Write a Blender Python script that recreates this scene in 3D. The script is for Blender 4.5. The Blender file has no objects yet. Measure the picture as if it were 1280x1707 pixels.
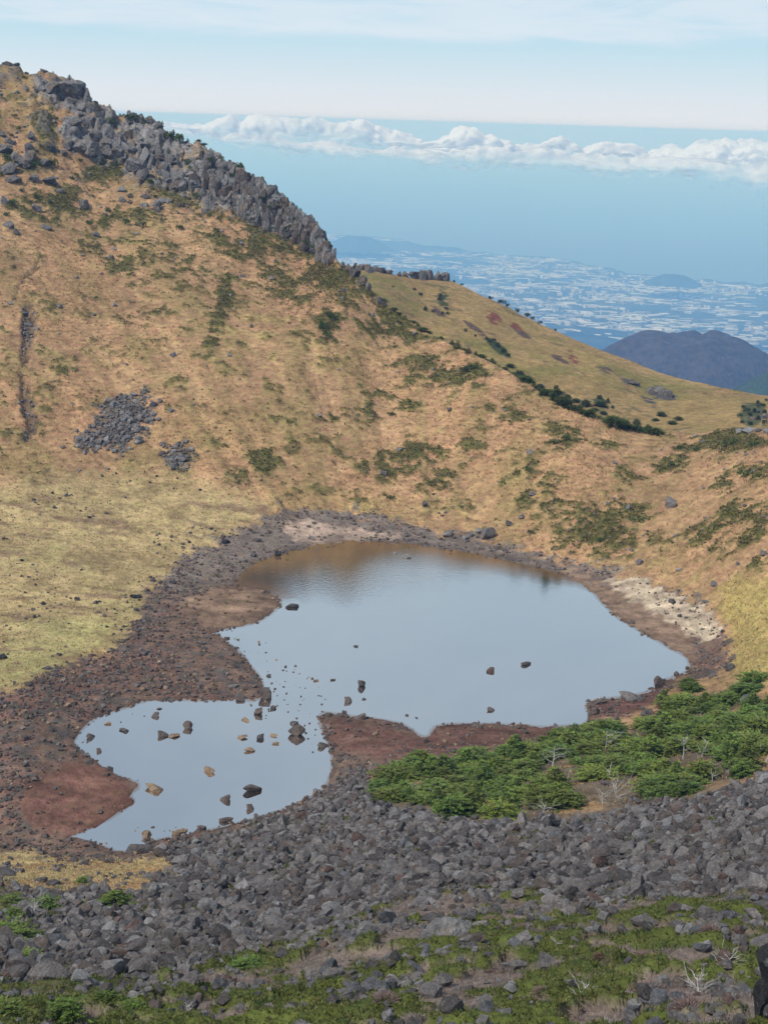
import bpy, bmesh, math, random
import numpy as np

rng = np.random.default_rng(7)
random.seed(7)
SC = bpy.context.scene
COL = SC.collection

# ------------------------------------------------------------------ camera
W, H, F = 1280.0, 1707.0, 2627.0
CAMZ = 90.0
PITCH, ROLL = math.radians(13.95), math.radians(1.78)
_f = np.array([0, math.cos(PITCH), -math.sin(PITCH)])
_r0 = np.array([1.0, 0, 0]); _u0 = np.cross(_r0, _f)
_r = math.cos(ROLL) * _r0 + math.sin(ROLL) * _u0
_u = math.cos(ROLL) * _u0 - math.sin(ROLL) * _r0
cam_data = bpy.data.cameras.new('camera')
cam = bpy.data.objects.new('camera', cam_data); COL.objects.link(cam)
from mathutils import Matrix, Vector
m = Matrix.Identity(4)
for i in range(3):
    m[i][0], m[i][1], m[i][2] = _r[i], _u[i], -_f[i]
m[2][3] = CAMZ
cam.matrix_world = m
cam_data.sensor_fit = 'VERTICAL'; cam_data.sensor_height = 24.0
cam_data.lens = 24.0 * F / H
cam_data.clip_start = 0.5; cam_data.clip_end = 500000
SC.camera = cam

# ------------------------------------------------------------------ light, sky, exposure
SC.view_settings.view_transform = 'Standard'; SC.view_settings.look = 'None'
SC.view_settings.gamma = 1.0; SC.view_settings.use_curve_mapping = False
SC.view_settings.exposure = 0.25
SUN_DIR = Vector((-0.50, -0.40, 0.77)).normalized()       # towards the sun, behind thin high cloud
sun_el = math.asin(SUN_DIR.z); sun_az = math.atan2(SUN_DIR.x, SUN_DIR.y)
sd = bpy.data.lights.new('sun', 'SUN'); sd.energy = 3.2; sd.angle = math.radians(5); sd.color = (1.0, 0.965, 0.92)
so = bpy.data.objects.new('sun', sd); COL.objects.link(so)
so.rotation_euler = SUN_DIR.to_track_quat('Z', 'Y').to_euler(); so.location = (-60, -50, 200)

world = bpy.data.worlds.new('World'); SC.world = world; world.use_nodes = True

class NT:
    """small helper to wire shader nodes"""
    def __init__(s, tree): s.t = tree; s.n = tree.nodes; s.l = tree.links
    def node(s, typ, ins=None, **kw):
        n = s.n.new(typ)
        for k, v in kw.items(): setattr(n, k, v)
        for k, v in (ins or {}).items():
            if isinstance(v, bpy.types.NodeSocket): s.l.new(v, n.inputs[k])
            else: n.inputs[k].default_value = v
        return n
    def math(s, op, a, b=0.0, clamp=False):
        n = s.node('ShaderNodeMath', {0: a, 1: b}, operation=op); n.use_clamp = clamp
        return n.outputs[0]
    def mix(s, fac, a, b, blend='MIX'):
        n = s.node('ShaderNodeMix', data_type='RGBA', blend_type=blend)
        for i, v in ((0, fac), (6, a), (7, b)):
            if isinstance(v, bpy.types.NodeSocket): s.l.new(v, n.inputs[i])
            else: n.inputs[i].default_value = v
        return n.outputs[2]
    def noise(s, vec, scale, detail=3.0, rough=0.55, dist=0.0):
        n = s.node('ShaderNodeTexNoise', {'Scale': scale, 'Detail': detail, 'Roughness': rough, 'Distortion': dist})
        if vec is not None: s.l.new(vec, n.inputs['Vector'])
        return n.outputs['Fac']
    def remap(s, v, a, b, c=0.0, d=1.0, smooth=True):
        n = s.node('ShaderNodeMapRange', {0: v, 1: a, 2: b, 3: c, 4: d})
        n.interpolation_type = 'SMOOTHSTEP' if smooth else 'LINEAR'
        return n.outputs[0]

def rgb(r, g, b): return (r, g, b, 1.0)

def build_world():
    nt = NT(world.node_tree); nt.n.clear()
    out = nt.node('ShaderNodeOutputWorld'); bg = nt.node('ShaderNodeBackground', {'Strength': 0.085})
    nt.l.new(bg.outputs[0], out.inputs[0])
    sky = nt.node('ShaderNodeTexSky', sky_type='NISHITA', sun_disc=False, sun_elevation=sun_el, sun_rotation=sun_az,
                  altitude=1900.0, air_density=1.0, dust_density=0.6, ozone_density=2.0)
    co = nt.node('ShaderNodeTexCoord').outputs['Generated']
    sp = nt.node('ShaderNodeSeparateXYZ', {0: co}); z = sp.outputs[2]
    # high cloud sheet: direction projected on a flat layer
    zz = nt.math('ADD', nt.math('MAXIMUM', z, 0.0), 0.012)
    u = nt.math('DIVIDE', sp.outputs[0], zz); v = nt.math('DIVIDE', sp.outputs[1], zz)
    cv = nt.node('ShaderNodeCombineXYZ', {0: u, 1: nt.math('MULTIPLY', v, 0.55), 2: 0.0}).outputs[0]
    n1 = nt.noise(cv, 0.16, 7, 0.62, 0.6); n2 = nt.noise(cv, 0.75, 6, 0.65, 1.2)
    d = nt.math('ADD', nt.math('MULTIPLY', n1, 0.65), nt.math('MULTIPLY', n2, 0.35))
    hi = nt.remap(z, 0.06, 0.20)
    sheet = nt.math('ADD', nt.math('MULTIPLY', nt.remap(d, 0.34, 0.55), nt.math('SUBTRACT', 1.0, nt.math('MULTIPLY', hi, 0.7))), nt.math('MULTIPLY', hi, 0.22))
    edge = nt.remap(nt.math('ADD', z, nt.math('MULTIPLY', nt.math('SUBTRACT', n1, 0.5), 0.05)), 0.046, 0.055)
    cm = nt.math('MULTIPLY', nt.math('MULTIPLY', sheet, edge), 0.85)
    # the air close to the horizon is milky, pale blue higher up
    rp = nt.node('ShaderNodeValToRGB', {0: nt.math('MULTIPLY', z, 10.0)}); e = rp.color_ramp.elements
    e[0].position = 0.0; e[0].color = rgb(.80, .825, .86); e[1].position = 1.0; e[1].color = rgb(.42, .64, .80)
    q = e.new(.16); q.color = rgb(.74, .80, .86); q = e.new(.40); q.color = rgb(.59, .765, .86); q = e.new(.62); q.color = rgb(.46, .71, .86)
    ten = nt.mix(1.0, rp.outputs[0], rgb(9.9, 9.9, 9.9), 'MULTIPLY')
    sky3 = nt.mix(nt.remap(z, 0.08, 0.40, 1.0, 0.25), sky.outputs[0], ten)
    col = nt.mix(cm, sky3, rgb(7.2, 8.1, 8.9))
    nt.l.new(col, bg.inputs[0])
build_world()

SC.render.engine = 'CYCLES'
SC.cycles.use_denoising = True
SC.cycles.max_bounces = 6; SC.cycles.diffuse_bounces = 2; SC.cycles.glossy_bounces = 2
SC.cycles.transparent_max_bounces = 16; SC.cycles.volume_bounces = 2

# ------------------------------------------------------------------ geometry helpers
def dirs(px, py):
    px = np.asarray(px, float); py = np.asarray(py, float)
    a = (px - W / 2) / F; b = -(py - H / 2) / F
    return _f + a[..., None] * _r + b[..., None] * _u
def at_depth(px, py, t):
    return np.array([0, 0, CAMZ]) + dirs(px, py) * np.asarray(t)[..., None]
def at_z(px, py, z):
    d = dirs(px, py); t = (z - CAMZ) / d[..., 2]
    return np.array([0, 0, CAMZ]) + d * t[..., None]
def at_r(px, py, r):
    d = dirs(px, py); t = r / np.hypot(d[..., 0], d[..., 1])
    return np.array([0, 0, CAMZ]) + d * t[..., None]
def depth_z(px, py, z): return (z - CAMZ) / dirs(px, py)[..., 2]
def depth_r(px, py, r):
    d = dirs(px, py); return r / np.hypot(d[..., 0], d[..., 1])

def _hash(ix, iy, iz, seed):
    h = (ix.astype(np.int64) * 374761393 + iy.astype(np.int64) * 668265263 + iz.astype(np.int64) * 2147483647 + seed * 974711) & 0xffffffff
    h = ((h ^ (h >> 13)) * 1274126177) & 0xffffffff
    h = ((h ^ (h >> 16)) * 2246822519) & 0xffffffff
    return ((h ^ (h >> 15)) & 0xffffff) / float(0xffffff)
def vnoise(P, seed=0):
    P = np.asarray(P, float)
    if P.shape[-1] == 2: P = np.concatenate([P, np.zeros(P.shape[:-1] + (1,))], -1); flat = True
    else: flat = False
    i = np.floor(P); f = P - i; f = f * f * (3 - 2 * f)
    x, y, z = (i[..., k].astype(np.int64) for k in range(3)); fx, fy, fz = (f[..., k] for k in range(3))
    def pl(dz):
        a = _hash(x, y, z + dz, seed); b = _hash(x + 1, y, z + dz, seed)
        c = _hash(x, y + 1, z + dz, seed); d = _hash(x + 1, y + 1, z + dz, seed)
        return (a * (1 - fx) + b * fx) * (1 - fy) + (c * (1 - fx) + d * fx) * fy
    return pl(0) if flat else pl(0) * (1 - fz) + pl(1) * fz
def fbm(P, octv=4, seed=0, gain=0.5):
    P = np.asarray(P, float); s = 0; a = 1.0; t = 0
    for k in range(octv):
        s = s + a * vnoise(P * (2.03 ** k) + 17.3 * k, seed + k); t += a; a *= gain
    return s / t                                             # 0..1
def sstep(x, a, b):
    t = np.clip((x - a) / (b - a), 0, 1); return t * t * (3 - 2 * t)

def poly_sd(px, py, poly):
    """signed distance in pixels, positive inside"""
    px = np.asarray(px, float); py = np.asarray(py, float)
    p = np.asarray(poly, float); q = np.roll(p, -1, 0)
    best = np.full(px.shape, 1e18); ins = np.zeros(px.shape, bool)
    for (ax, ay), (bx, by) in zip(p, q):
        ex, ey = bx - ax, by - ay; L = ex * ex + ey * ey + 1e-9
        t = np.clip(((px - ax) * ex + (py - ay) * ey) / L, 0, 1)
        best = np.minimum(best, (px - ax - t * ex) ** 2 + (py - ay - t * ey) ** 2)
        if ay != by:
            ins ^= ((ay > py) != (by > py)) & (px < (bx - ax) * (py - ay) / (by - ay) + ax)
    return np.where(ins, 1, -1) * np.sqrt(best)
def line_d(px, py, pts):
    best = np.full(np.shape(px), 1e18)
    for (ax, ay), (bx, by) in zip(pts[:-1], pts[1:]):
        ex, ey = bx - ax, by - ay; L = ex * ex + ey * ey + 1e-9
        t = np.clip(((px - ax) * ex + (py - ay) * ey) / L, 0, 1)
        best = np.minimum(best, (px - ax - t * ex) ** 2 + (py - ay - t * ey) ** 2)
    return np.sqrt(best)
def smooth_poly(p, n=2):
    p = np.asarray(p, float)
    for _ in range(n):
        q = np.roll(p, -1, 0); r = np.empty((2 * len(p), 2)); r[0::2] = 0.75 * p + 0.25 * q; r[1::2] = 0.25 * p + 0.75 * q; p = r
    return p

def mesh(name, V, Fc, smooth=True, attrs=None, mat=None):
    """V (n,3), Fc (m,3) or (m,4) index array"""
    V = np.ascontiguousarray(V, np.float32); Fc = np.ascontiguousarray(Fc, np.int32); k = Fc.shape[1]
    me = bpy.data.meshes.new(name)
    me.vertices.add(len(V)); me.vertices.foreach_set('co', V.ravel())
    me.loops.add(Fc.size); me.loops.foreach_set('vertex_index', Fc.ravel())
    me.polygons.add(len(Fc)); me.polygons.foreach_set('loop_start', np.arange(0, Fc.size, k, dtype=np.int32))
    me.polygons.foreach_set('use_smooth', np.full(len(Fc), smooth, dtype=bool))
    for an, av in (attrs or {}).items():
        av = np.asarray(av, np.float32)
        if av.ndim == 2:
            if av.shape[1] == 3: av = np.concatenate([av, np.ones((len(av), 1), np.float32)], 1)
            at = me.attributes.new(an, 'FLOAT_COLOR', 'POINT'); at.data.foreach_set('color', np.ascontiguousarray(av).ravel())
        else:
            at = me.attributes.new(an, 'FLOAT', 'POINT'); at.data.foreach_set('value', av)
    me.update(calc_edges=True); me.validate()
    if mat is not None: me.materials.append(mat)
    return me
def link(name, data, parent=None, label=None, cat=None, group=None, kind=None, loc=None, rot=None, scale=None):
    o = bpy.data.objects.new(name, data); COL.objects.link(o)
    if parent is not None: o.parent = parent
    if label: o['label'] = label
    if cat: o['category'] = cat
    if group: o['group'] = group
    if kind: o['kind'] = kind
    if loc is not None: o.location = loc
    if rot is not None: o.rotation_euler = rot
    if scale is not None: o.scale = scale
    return o
def grid_faces(ny, nx):
    i = np.arange(ny * nx).reshape(ny, nx)
    return np.stack([i[:-1, :-1], i[:-1, 1:], i[1:, 1:], i[1:, :-1]], -1).reshape(-1, 4)

# ------------------------------------------------------------------ materials
def new_mat(name):
    m = bpy.data.materials.new(name); m.use_nodes = True
    nt = NT(m.node_tree); b = nt.n['Principled BSDF']; b.inputs['Specular IOR Level'].default_value = 0.25
    return m, nt, b
def attr(nt, name, typ='GEOMETRY'):
    return nt.node('ShaderNodeAttribute', attribute_name=name, attribute_type=typ).outputs['Color']
def pos(nt): return nt.node('ShaderNodeNewGeometry').outputs['Position']
def vary(nt, col, vec, layers):
    """multiply a colour by noise layers: (scale, detail, low, high)"""
    for sc, de, lo, hi in layers:
        f = nt.remap(nt.noise(vec, sc, de, 0.6), 0.3, 0.7, lo, hi, False)
        g = nt.node('ShaderNodeCombineColor', {0: f, 1: f, 2: f}).outputs[0]
        col = nt.mix(1.0, col, g, 'MULTIPLY')
    return col
def bump(nt, b, h, dist, strength=1.0):
    n = nt.node('ShaderNodeBump', {'Height': h, 'Distance': dist, 'Strength': strength})
    nt.l.new(n.outputs[0], b.inputs['Normal'])

def mat_ground():
    m, nt, b = new_mat('hill_ground'); p = pos(nt)
    c = vary(nt, attr(nt, 'zone'), p, [(0.03, 4, 0.86, 1.14), (0.16, 4, 0.80, 1.2), (0.9, 4, 0.80, 1.2), (3.6, 3, 0.82, 1.18)])
    sv = nt.node('ShaderNodeVectorMath', {0: p, 1: (0.35, 0.35, 1.5)}, operation='MULTIPLY').outputs[0]
    c = vary(nt, c, sv, [(1.1, 4, 0.74, 1.24)])
    h = nt.node('ShaderNodeHueSaturation', {'Hue': nt.remap(nt.noise(p, 0.5, 3), 0.3, 0.7, 0.488, 0.514, False), 'Color': c})
    nt.l.new(h.outputs[0], b.inputs['Base Color']); b.inputs['Roughness'].default_value = 0.95
    b.inputs['Specular IOR Level'].default_value = 0.08
    hh = nt.math('ADD', nt.noise(p, 1.3, 5, 0.65), nt.math('MULTIPLY', nt.noise(p, 5.0, 2), 0.4))
    bump(nt, b, hh, 0.5, 0.75)
    return m
def mat_rock(name, obj_colour):
    m, nt, b = new_mat(name); p = pos(nt)
    base = nt.node('ShaderNodeObjectInfo').outputs['Color'] if obj_colour else attr(nt, 'tint')
    c = vary(nt, base, p, [(0.7, 4, 0.75, 1.25), (2.2, 5, 0.7, 1.3), (7.0, 4, 0.7, 1.35)])
    rust = nt.remap(nt.noise(p, 0.55, 4, 0.6, 0.8), 0.58, 0.76, 0.0, 0.4)
    c = nt.mix(rust, c, rgb(0.13, 0.090, 0.070))
    li = nt.remap(nt.noise(p, 3.2, 6, 0.7, 0.4), 0.56, 0.68, 0.0, 0.6)
    c = nt.mix(li, c, rgb(0.27, 0.28, 0.28))
    nt.l.new(c, b.inputs['Base Color']); b.inputs['Roughness'].default_value = 0.85
    bump(nt, b, nt.noise(p, 2.6, 8, 0.7), 0.6, 1.0)
    return m
def mat_leaf(name, obj_colour=False, trans=0.25, rough=0.7):
    m, nt, b = new_mat(name); p = pos(nt)
    c = attr(nt, 'tint')
    if obj_colour: c = nt.mix(1.0, c, nt.node('ShaderNodeObjectInfo').outputs['Color'], 'MULTIPLY')
    c = vary(nt, c, p, [(1.1, 2, 0.85, 1.15)])
    nt.l.new(c, b.inputs['Base Color']); b.inputs['Roughness'].default_value = rough
    out = nt.n['Material Output']
    tr = nt.node('ShaderNodeBsdfTranslucent', {0: c})
    mx = nt.node('ShaderNodeMixShader', {0: trans, 1: b.outputs[0], 2: tr.outputs[0]})
    nt.l.new(mx.outputs[0], out.inputs[0])
    return m
def mat_plain(name, col, rough=0.8, layers=((2.0, 4, 0.75, 1.25),), bmp=0.02, bsc=6.0):
    m, nt, b = new_mat(name); p = pos(nt)
    c = vary(nt, col, p, layers)
    nt.l.new(c, b.inputs['Base Color']); b.inputs['Roughness'].default_value = rough
    if bmp: bump(nt, b, nt.noise(p, bsc, 5, 0.6), bmp)
    return m
M_GROUND = mat_ground()
def mat_cliff():
    m, nt, b = new_mat('cliff_rock'); p = pos(nt); c = nt.node('ShaderNodeObjectInfo').outputs['Color']
    v = nt.node('ShaderNodeVectorMath', {0: p, 1: (1.0, 1.0, 0.16)}, operation='MULTIPLY').outputs[0]
    c = vary(nt, c, p, [(0.35, 4, 0.75, 1.25), (1.4, 4, 0.75, 1.25)]); c = vary(nt, c, v, [(1.1, 5, 0.55, 1.4)])
    c = nt.mix(nt.remap(nt.noise(p, 0.28, 5, 0.65), 0.53, 0.66, 0, .75), c, rgb(.225, .165, .105))
    c = nt.mix(nt.remap(nt.noise(p, 0.45, 4, 0.65), 0.60, 0.70, 0, .8), c, rgb(.060, .068, .026))
    nt.l.new(c, b.inputs['Base Color']); b.inputs['Roughness'].default_value = 0.9
    bump(nt, b, nt.math('ADD', nt.noise(v, 1.0, 6, 0.65), nt.math('MULTIPLY', nt.noise(p, 0.8, 6, 0.65), .7)), 1.6, 1.0); return m
M_CLIFF = mat_cliff()
M_ROCK = mat_rock('boulder_rock', True); M_STONES = mat_rock('stones_rock', False)

# ------------------------------------------------------------------ the crater ground
def tps_fit(P, q, lam=1e-5):
    P = np.asarray(P, float) / 1000.0; n = len(P)
    d2 = ((P[:, None] - P[None]) ** 2).sum(-1); K = np.where(d2 > 0, 0.5 * d2 * np.log(d2 + 1e-30), 0)
    A = np.zeros((n + 3, n + 3)); A[:n, :n] = K + lam * np.eye(n); A[:n, n] = A[n, :n] = 1; A[:n, n + 1:] = P; A[n + 1:, :n] = P.T
    s = np.linalg.solve(A, np.concatenate([q, np.zeros(3)]))
    def ev(px, py):
        px = np.asarray(px, float) / 1000.0; py = np.asarray(py, float) / 1000.0
        o = s[n] + s[n + 1] * px + s[n + 2] * py
        for k in range(n):
            d = (px - P[k, 0]) ** 2 + (py - P[k, 1]) ** 2
            o = o + s[k] * 0.5 * d * np.log(d + 1e-30)
        return o
    return ev

LAKE = smooth_poly([(400,960),(420,940),(450,928),(500,915),(540,906),(600,902),(660,905),(720,912),(780,920),(830,930),(880,943),
 (925,953),(960,968),(985,985),(1010,1010),(1030,1030),(1060,1048),(1090,1065),(1120,1082),(1142,1093),(1152,1107),(1148,1121),(1128,1129),
 (1104,1136),(1092,1150),(1058,1160),(1005,1167),(974,1174),(984,1192),(975,1210),(950,1213),(900,1212),(850,1209),(800,1207),(740,1208),
 (722,1213),(716,1228),(700,1228),(685,1214),(660,1203),(630,1198),(600,1195),(560,1190),(535,1188),(532,1204),(545,1232),(556,1265),(550,1298),
 (540,1318),(510,1335),(470,1352),(438,1362),(400,1372),(340,1388),(290,1395),(255,1402),(235,1418),(200,1422),(170,1410),(140,1400),(108,1396),
 (150,1382),(190,1362),(215,1345),(227,1334),(214,1326),(236,1309),(215,1299),(195,1294),(170,1280),(150,1262),(130,1250),(122,1235),(135,1215),
 (160,1195),(200,1182),(240,1168),(290,1165),(340,1166),(390,1165),(430,1168),(442,1158),(437,1140),(420,1110),(395,1085),(370,1062),(350,1053),
 (400,1045),(432,1035),(455,1020),(470,1003),(455,990),(430,980),(410,978),(398,984),(391,974),(390,966)], 1)

CREST = np.array([(-420,130),(-100,118),(0,114),(60,122),(90,129),(130,142),(150,171),(190,187),(215,186),(240,192),(265,210),(300,228),(330,243),(360,261),
 (400,281),(440,302),(480,338),(510,358),(530,384),(548,414),(562,436),(590,460),(615,482),(650,513),(700,548),(760,580),(800,598),(850,622),(900,655),
 (960,686),(1020,709),(1080,722),(1150,723),(1200,716),(1280,713),(1700,716)], float)
def crest_y(px): return np.interp(px, CREST[:, 0], CREST[:, 1])

CP_R = [  # (px, py, ground range)
 (0,900,322),(0,830,345),(0,740,373),(0,600,405),(0,400,470),(0,250,525),(0,113,565),(160,280,530),(150,175,552),
 (160,900,325),(160,830,350),(160,740,375),(160,600,410),(160,440,470),
 (320,830,352),(320,740,374),(320,600,408),(320,450,466),(320,345,512),(320,240,540),
 (430,390,500),(440,300,522),(540,435,484),(520,370,502),
 (480,850,350),(480,740,376),(480,600,412),
 (560,850,352),(560,740,378),(560,600,418),(560,500,448),(562,436,470),(640,505,454),(640,650,410),
 (720,560,440),(800,850,352),(800,740,380),(800,650,404),(800,600,421),
 (960,850,342),(960,740,372),(960,687,390),(1120,950,310),(1120,850,338),(1120,723,392),
 (1280,950,290),(1280,850,318),(1280,713,378),
 (0,1707,66),(320,1707,70),(640,1707,66),(960,1707,60),(1280,1707,52),
 (0,1600,104),(0,1520,140),(220,1600,106),(220,1500,146),(430,1450,150),(430,1560,118),
 (640,1550,104),(640,1450,138),(640,1360,172),(850,1550,98),(850,1450,132),(960,1370,158),
 (1120,1450,118),(1280,1600,76),(1280,1450,110),(1280,1330,158),(1120,1340,164),
 (1280,1130,238),(1280,1080,256),(1280,1230,200),(1100,1290,190),(800,1290,200),(950,1260,205)]
CP_Z = [(0,1440,3.0),(0,1300,1.5),(0,1160,1.2),(0,1020,1.0),(160,1050,0.8),(160,1440,2.5),(290,1430,2.5),(1230,1060,3.5),(1215,1110,2.5),(1000,1215,2.5),
 (860,1245,2.5),(690,1280,3.0),(600,1310,3.0),(500,1365,2.2),(1110,1170,3.0),(300,1010,0.5),(320,920,0.8),(60,1340,0.6)]
for x, y in LAKE[::6]: CP_Z.append((x, y, 0.1))
cps = [(x, y, 1000.0 / depth_r(np.array(x), np.array(y), r)) for x, y, r in CP_R] + [(x, y, 1000.0 / depth_z(np.array(x), np.array(y), z)) for x, y, z in CP_Z]
# the ground goes on at the same height to both sides
for x, y, q in list(cps):
    if x in (0, 1280):
        t = 1000.0 / q; z = CAMZ + dirs(x, y)[2] * t
        x2 = x - 380 if x == 0 else x + 380
        if y <= 113: continue
        cps.append((x2, y + (x2 - x) * 0.0, 1000.0 / (t * 1.01)))
cps.append((-380, 118, 1000.0 / depth_r(np.array(-380), np.array(118), 575)))
cps = np.array([(float(a), float(b), float(c)) for a, b, c in cps])
INV = tps_fit(cps[:, :2], cps[:, 2])

PX0, PX1, NX = -400.0, 1680.0, 690
NV, NB = 690, 22
YB = 1880.0
gx = np.linspace(PX0, PX1, NX)
vv = np.linspace(0, 1, NV)
GPX = np.broadcast_to(gx, (NV, NX)).copy()
GPY = YB + (crest_y(gx)[None] - YB) * vv[:, None]
def coarse_eval(fn, step=8):
    cx = np.arange(PX0 - 16, PX1 + 17, step); cy = np.arange(80, YB + 20, step)
    return cx, cy, fn(*np.meshgrid(cx, cy))
def bil(cx, cy, A, px, py):
    fx = np.clip((px - cx[0]) / (cx[1] - cx[0]), 0, len(cx) - 1.001); fy = np.clip((py - cy[0]) / (cy[1] - cy[0]), 0, len(cy) - 1.001)
    ix = fx.astype(int); iy = fy.astype(int); fx = fx - ix; fy = fy - iy
    return (A[iy, ix] * (1 - fx) + A[iy, ix + 1] * fx) * (1 - fy) + (A[iy + 1, ix] * (1 - fx) + A[iy + 1, ix + 1] * fx) * fy
_cx, _cy, _ci = coarse_eval(INV)
inv = bil(_cx, _cy, _ci, GPX, GPY)
inv = np.maximum(inv, 1000.0 / 680)
G = at_depth(GPX, GPY, 1000.0 / inv)                      # (NV,NX,3) bare surface
lake_sd = poly_sd(GPX, GPY, LAKE)
lake_sd = lake_sd + 9 * (fbm(G[..., :2] / 1.6, 3, 5) - 0.5)   # ragged shoreline
SHORE = sstep(GPY, 838, 886)
near = np.exp(-(np.maximum(-lake_sd, 0) / 26.0)) * SHORE
Zflat = at_z(GPX, np.maximum(GPY, 700), 0.12)
zsh = np.where(lake_sd > 0, -0.05 - 0.012 * np.minimum(lake_sd, 60), 0.06 + 0.010 * np.maximum(-lake_sd, 0))
Pz = at_depth(GPX, GPY, np.where(GPY > 700, (np.minimum(zsh, 2) - CAMZ) / np.minimum(dirs(GPX, GPY)[..., 2], -0.05), 300))
near = np.where(lake_sd > 0, 1.0, near)
G = G * (1 - near[..., None]) + Pz * near[..., None]
G[..., 2] = np.where(lake_sd > 1.5, np.minimum(G[..., 2], -0.06), np.where((lake_sd < -1.5) & (GPY > 890), np.maximum(G[..., 2], 0.05), G[..., 2]))

# ---- what grows and lies where: colours of the ground itself
def ell(px, py, lst):
    o = np.zeros(np.shape(px))
    for cx, cy, rx, ry, ang, s in lst:
        a = math.radians(ang); dx = px - cx; dy = py - cy
        u = (dx * math.cos(a) + dy * math.sin(a)) / rx; v = (-dx * math.sin(a) + dy * math.cos(a)) / ry
        o = np.maximum(o, s * np.clip(1.35 - np.sqrt(u * u + v * v), 0, 1))
    return np.clip(o, 0, 1)
Z_GRAVEL = [(-420,1175),(0,1163),(60,1140),(130,1105),(200,1085),(226,1050),(236,1005),(285,955),(312,925),(372,898),(440,862),(482,853),(560,851),(640,868),(720,882),
  (790,890),(860,912),(920,932),(1000,943),(1060,962),(1130,985),(1185,1010),(1212,1040),(1218,1088),(1205,1118),(1150,1135),(1110,1142),(1090,1190),(1000,1202),(950,1232),
  (830,1252),(700,1302),(620,1312),(560,1335),(480,1372),(380,1402),(270,1422),(230,1442),(170,1437),(100,1440),(60,1426),(0,1422),(-420,1430)]
Z_RED_L = [(35,1350),(58,1300),(100,1272),(150,1268),(200,1296),(238,1310),(228,1345),(150,1385),(108,1399),(70,1392)]
Z_RED_M = [(545,1192),(600,1198),(690,1226),(722,1206),(820,1204),(950,1208),(965,1226),(840,1250),(700,1276),(600,1264),(552,1232)]
Z_RED_R = [(985,1170),(1060,1160),(1105,1135),(1110,1165),(1085,1192),(1010,1200)]
Z_SPIT = [(308,1002),(345,985),(400,977),(452,984),(476,1004),(440,1036),(358,1057),(330,1038),(300,1022)]
Z_SAND_R = [(925,948),(1000,962),(1080,995),(1140,1045),(1168,1085),(1150,1118),(1100,1075),(1020,1025),(960,972)]
Z_PALE_R = [(1005,961),(1050,953),(1100,983),(1180,1010),(1208,1038),(1190,1066),(1165,1074),(1120,1034),(1060,1008),(1012,976)]
Z_PINK = [(468,884),(490,868),(560,878),(620,884),(690,893),(600,902),(540,907),(500,908)]
Z_BASIN = [(-420,820),(0,808),(150,785),(330,800),(440,832),(462,858),(380,900),(300,950),(242,1000),(232,1060),(130,1105),(0,1165),(-420,1185)]
Z_STRAW_R = [(1190,985),(1240,960),(1420,940),(1600,1100),(1400,1160),(1280,1140),(1215,1120),(1222,1060)]
Z_STRAW_L = [(-420,1430),(0,1424),(50,1419),(90,1424),(130,1445),(220,1432),(282,1430),(318,1440),(290,1475),(215,1502),(120,1492),(60,1482),(0,1470),(-420,1490)]
Z_BOULD = [(-420,1560),(0,1545),(60,1500),(110,1482),(215,1505),(270,1470),(300,1442),(262,1420),(345,1398),(450,1370),(540,1332),(575,1290),(618,1296),(628,1332),(720,1352),(830,1372),(960,1364),
  (1080,1340),(1160,1334),(1280,1308),(1700,1280),(1700,1470),(1280,1475),(1190,1490),(1100,1488),(950,1500),(840,1488),(700,1500),(640,1512),(560,1562),(430,1598),(330,1622),(200,1645),(100,1645),(-420,1640)]
Z_FIR = [(618,1312),(655,1286),(720,1272),(800,1258),(880,1256),(940,1238),(975,1215),(1010,1212),(1060,1226),(1095,1200),(1112,1150),(1150,1152),(1210,1158),(1280,1140),(1640,1112),(1640,1290),(1280,1305),
  (1200,1308),(1140,1330),(1060,1330),(950,1352),(850,1366),(760,1346),(680,1332),(628,1326)]
Z_SCREE = [(125,742),(150,712),(190,668),(228,652),(257,668),(258,700),(228,738),(190,758)]
Z_SCREE2 = [(272,772),(298,744),(318,742),(308,780)]
GULLY = [(48,515),(50,545),(42,590),(38,630),(48,672),(58,712),(44,735)]
GULLY2 = [(70,430),(30,480),(22,500)]
SCRUB = [  # green and olive scrub on the slope: centre, radii, tilt, strength
 (450,400,130,26,28,.75),(560,470,110,45,35,.85),(640,530,80,40,38,.7),(548,542,24,28,20,1.0),(470,470,70,40,30,.6),(375,490,16,60,12,.75),(352,560,12,40,15,.5),(420,420,90,30,20,.6),
 (560,560,40,20,10,.6),(740,620,90,28,8,.75),(780,618,28,12,-8,1.0),(650,660,70,26,5,.5),(620,690,40,20,0,.45),(560,690,40,10,-8,.6),(700,760,90,22,-6,.65),(760,750,60,16,-4,.6),
 (740,800,60,22,-22,.7),(640,790,50,16,0,.5),(430,770,50,28,-30,.6),(400,800,40,12,-10,.5),(480,750,30,20,0,.4),(630,830,40,12,0,.45),(935,732,36,20,0,.85),(905,800,50,26,25,.55),
 (900,840,60,30,10,.5),(960,870,60,30,20,.5),(1000,890,80,40,-10,.85),(1050,860,50,30,0,.7),(1120,775,40,14,-18,.7),(1150,745,36,10,0,.7),(1220,735,70,20,3,.9),(1210,830,24,60,-10,.7),
 (1240,880,50,50,20,.65),(1180,900,40,40,0,.65),(1260,790,30,14,0,.9),(1270,930,30,30,0,.6),(1040,790,50,14,10,.5),(870,700,70,18,18,.5),(1000,740,40,10,0,.4),(210,360,70,22,-10,.7),(160,300,60,30,-20,.6),
 (90,340,80,40,0,.6),(60,200,50,40,20,.5),(250,440,120,40,8,.5),(30,270,60,30,-10,.7),(150,420,80,30,0,.35),(200,250,40,30,0,.4),(290,330,60,30,30,.6),(230,530,60,20,-10,.3),(120,620,30,12,-15,.5)]
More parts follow.
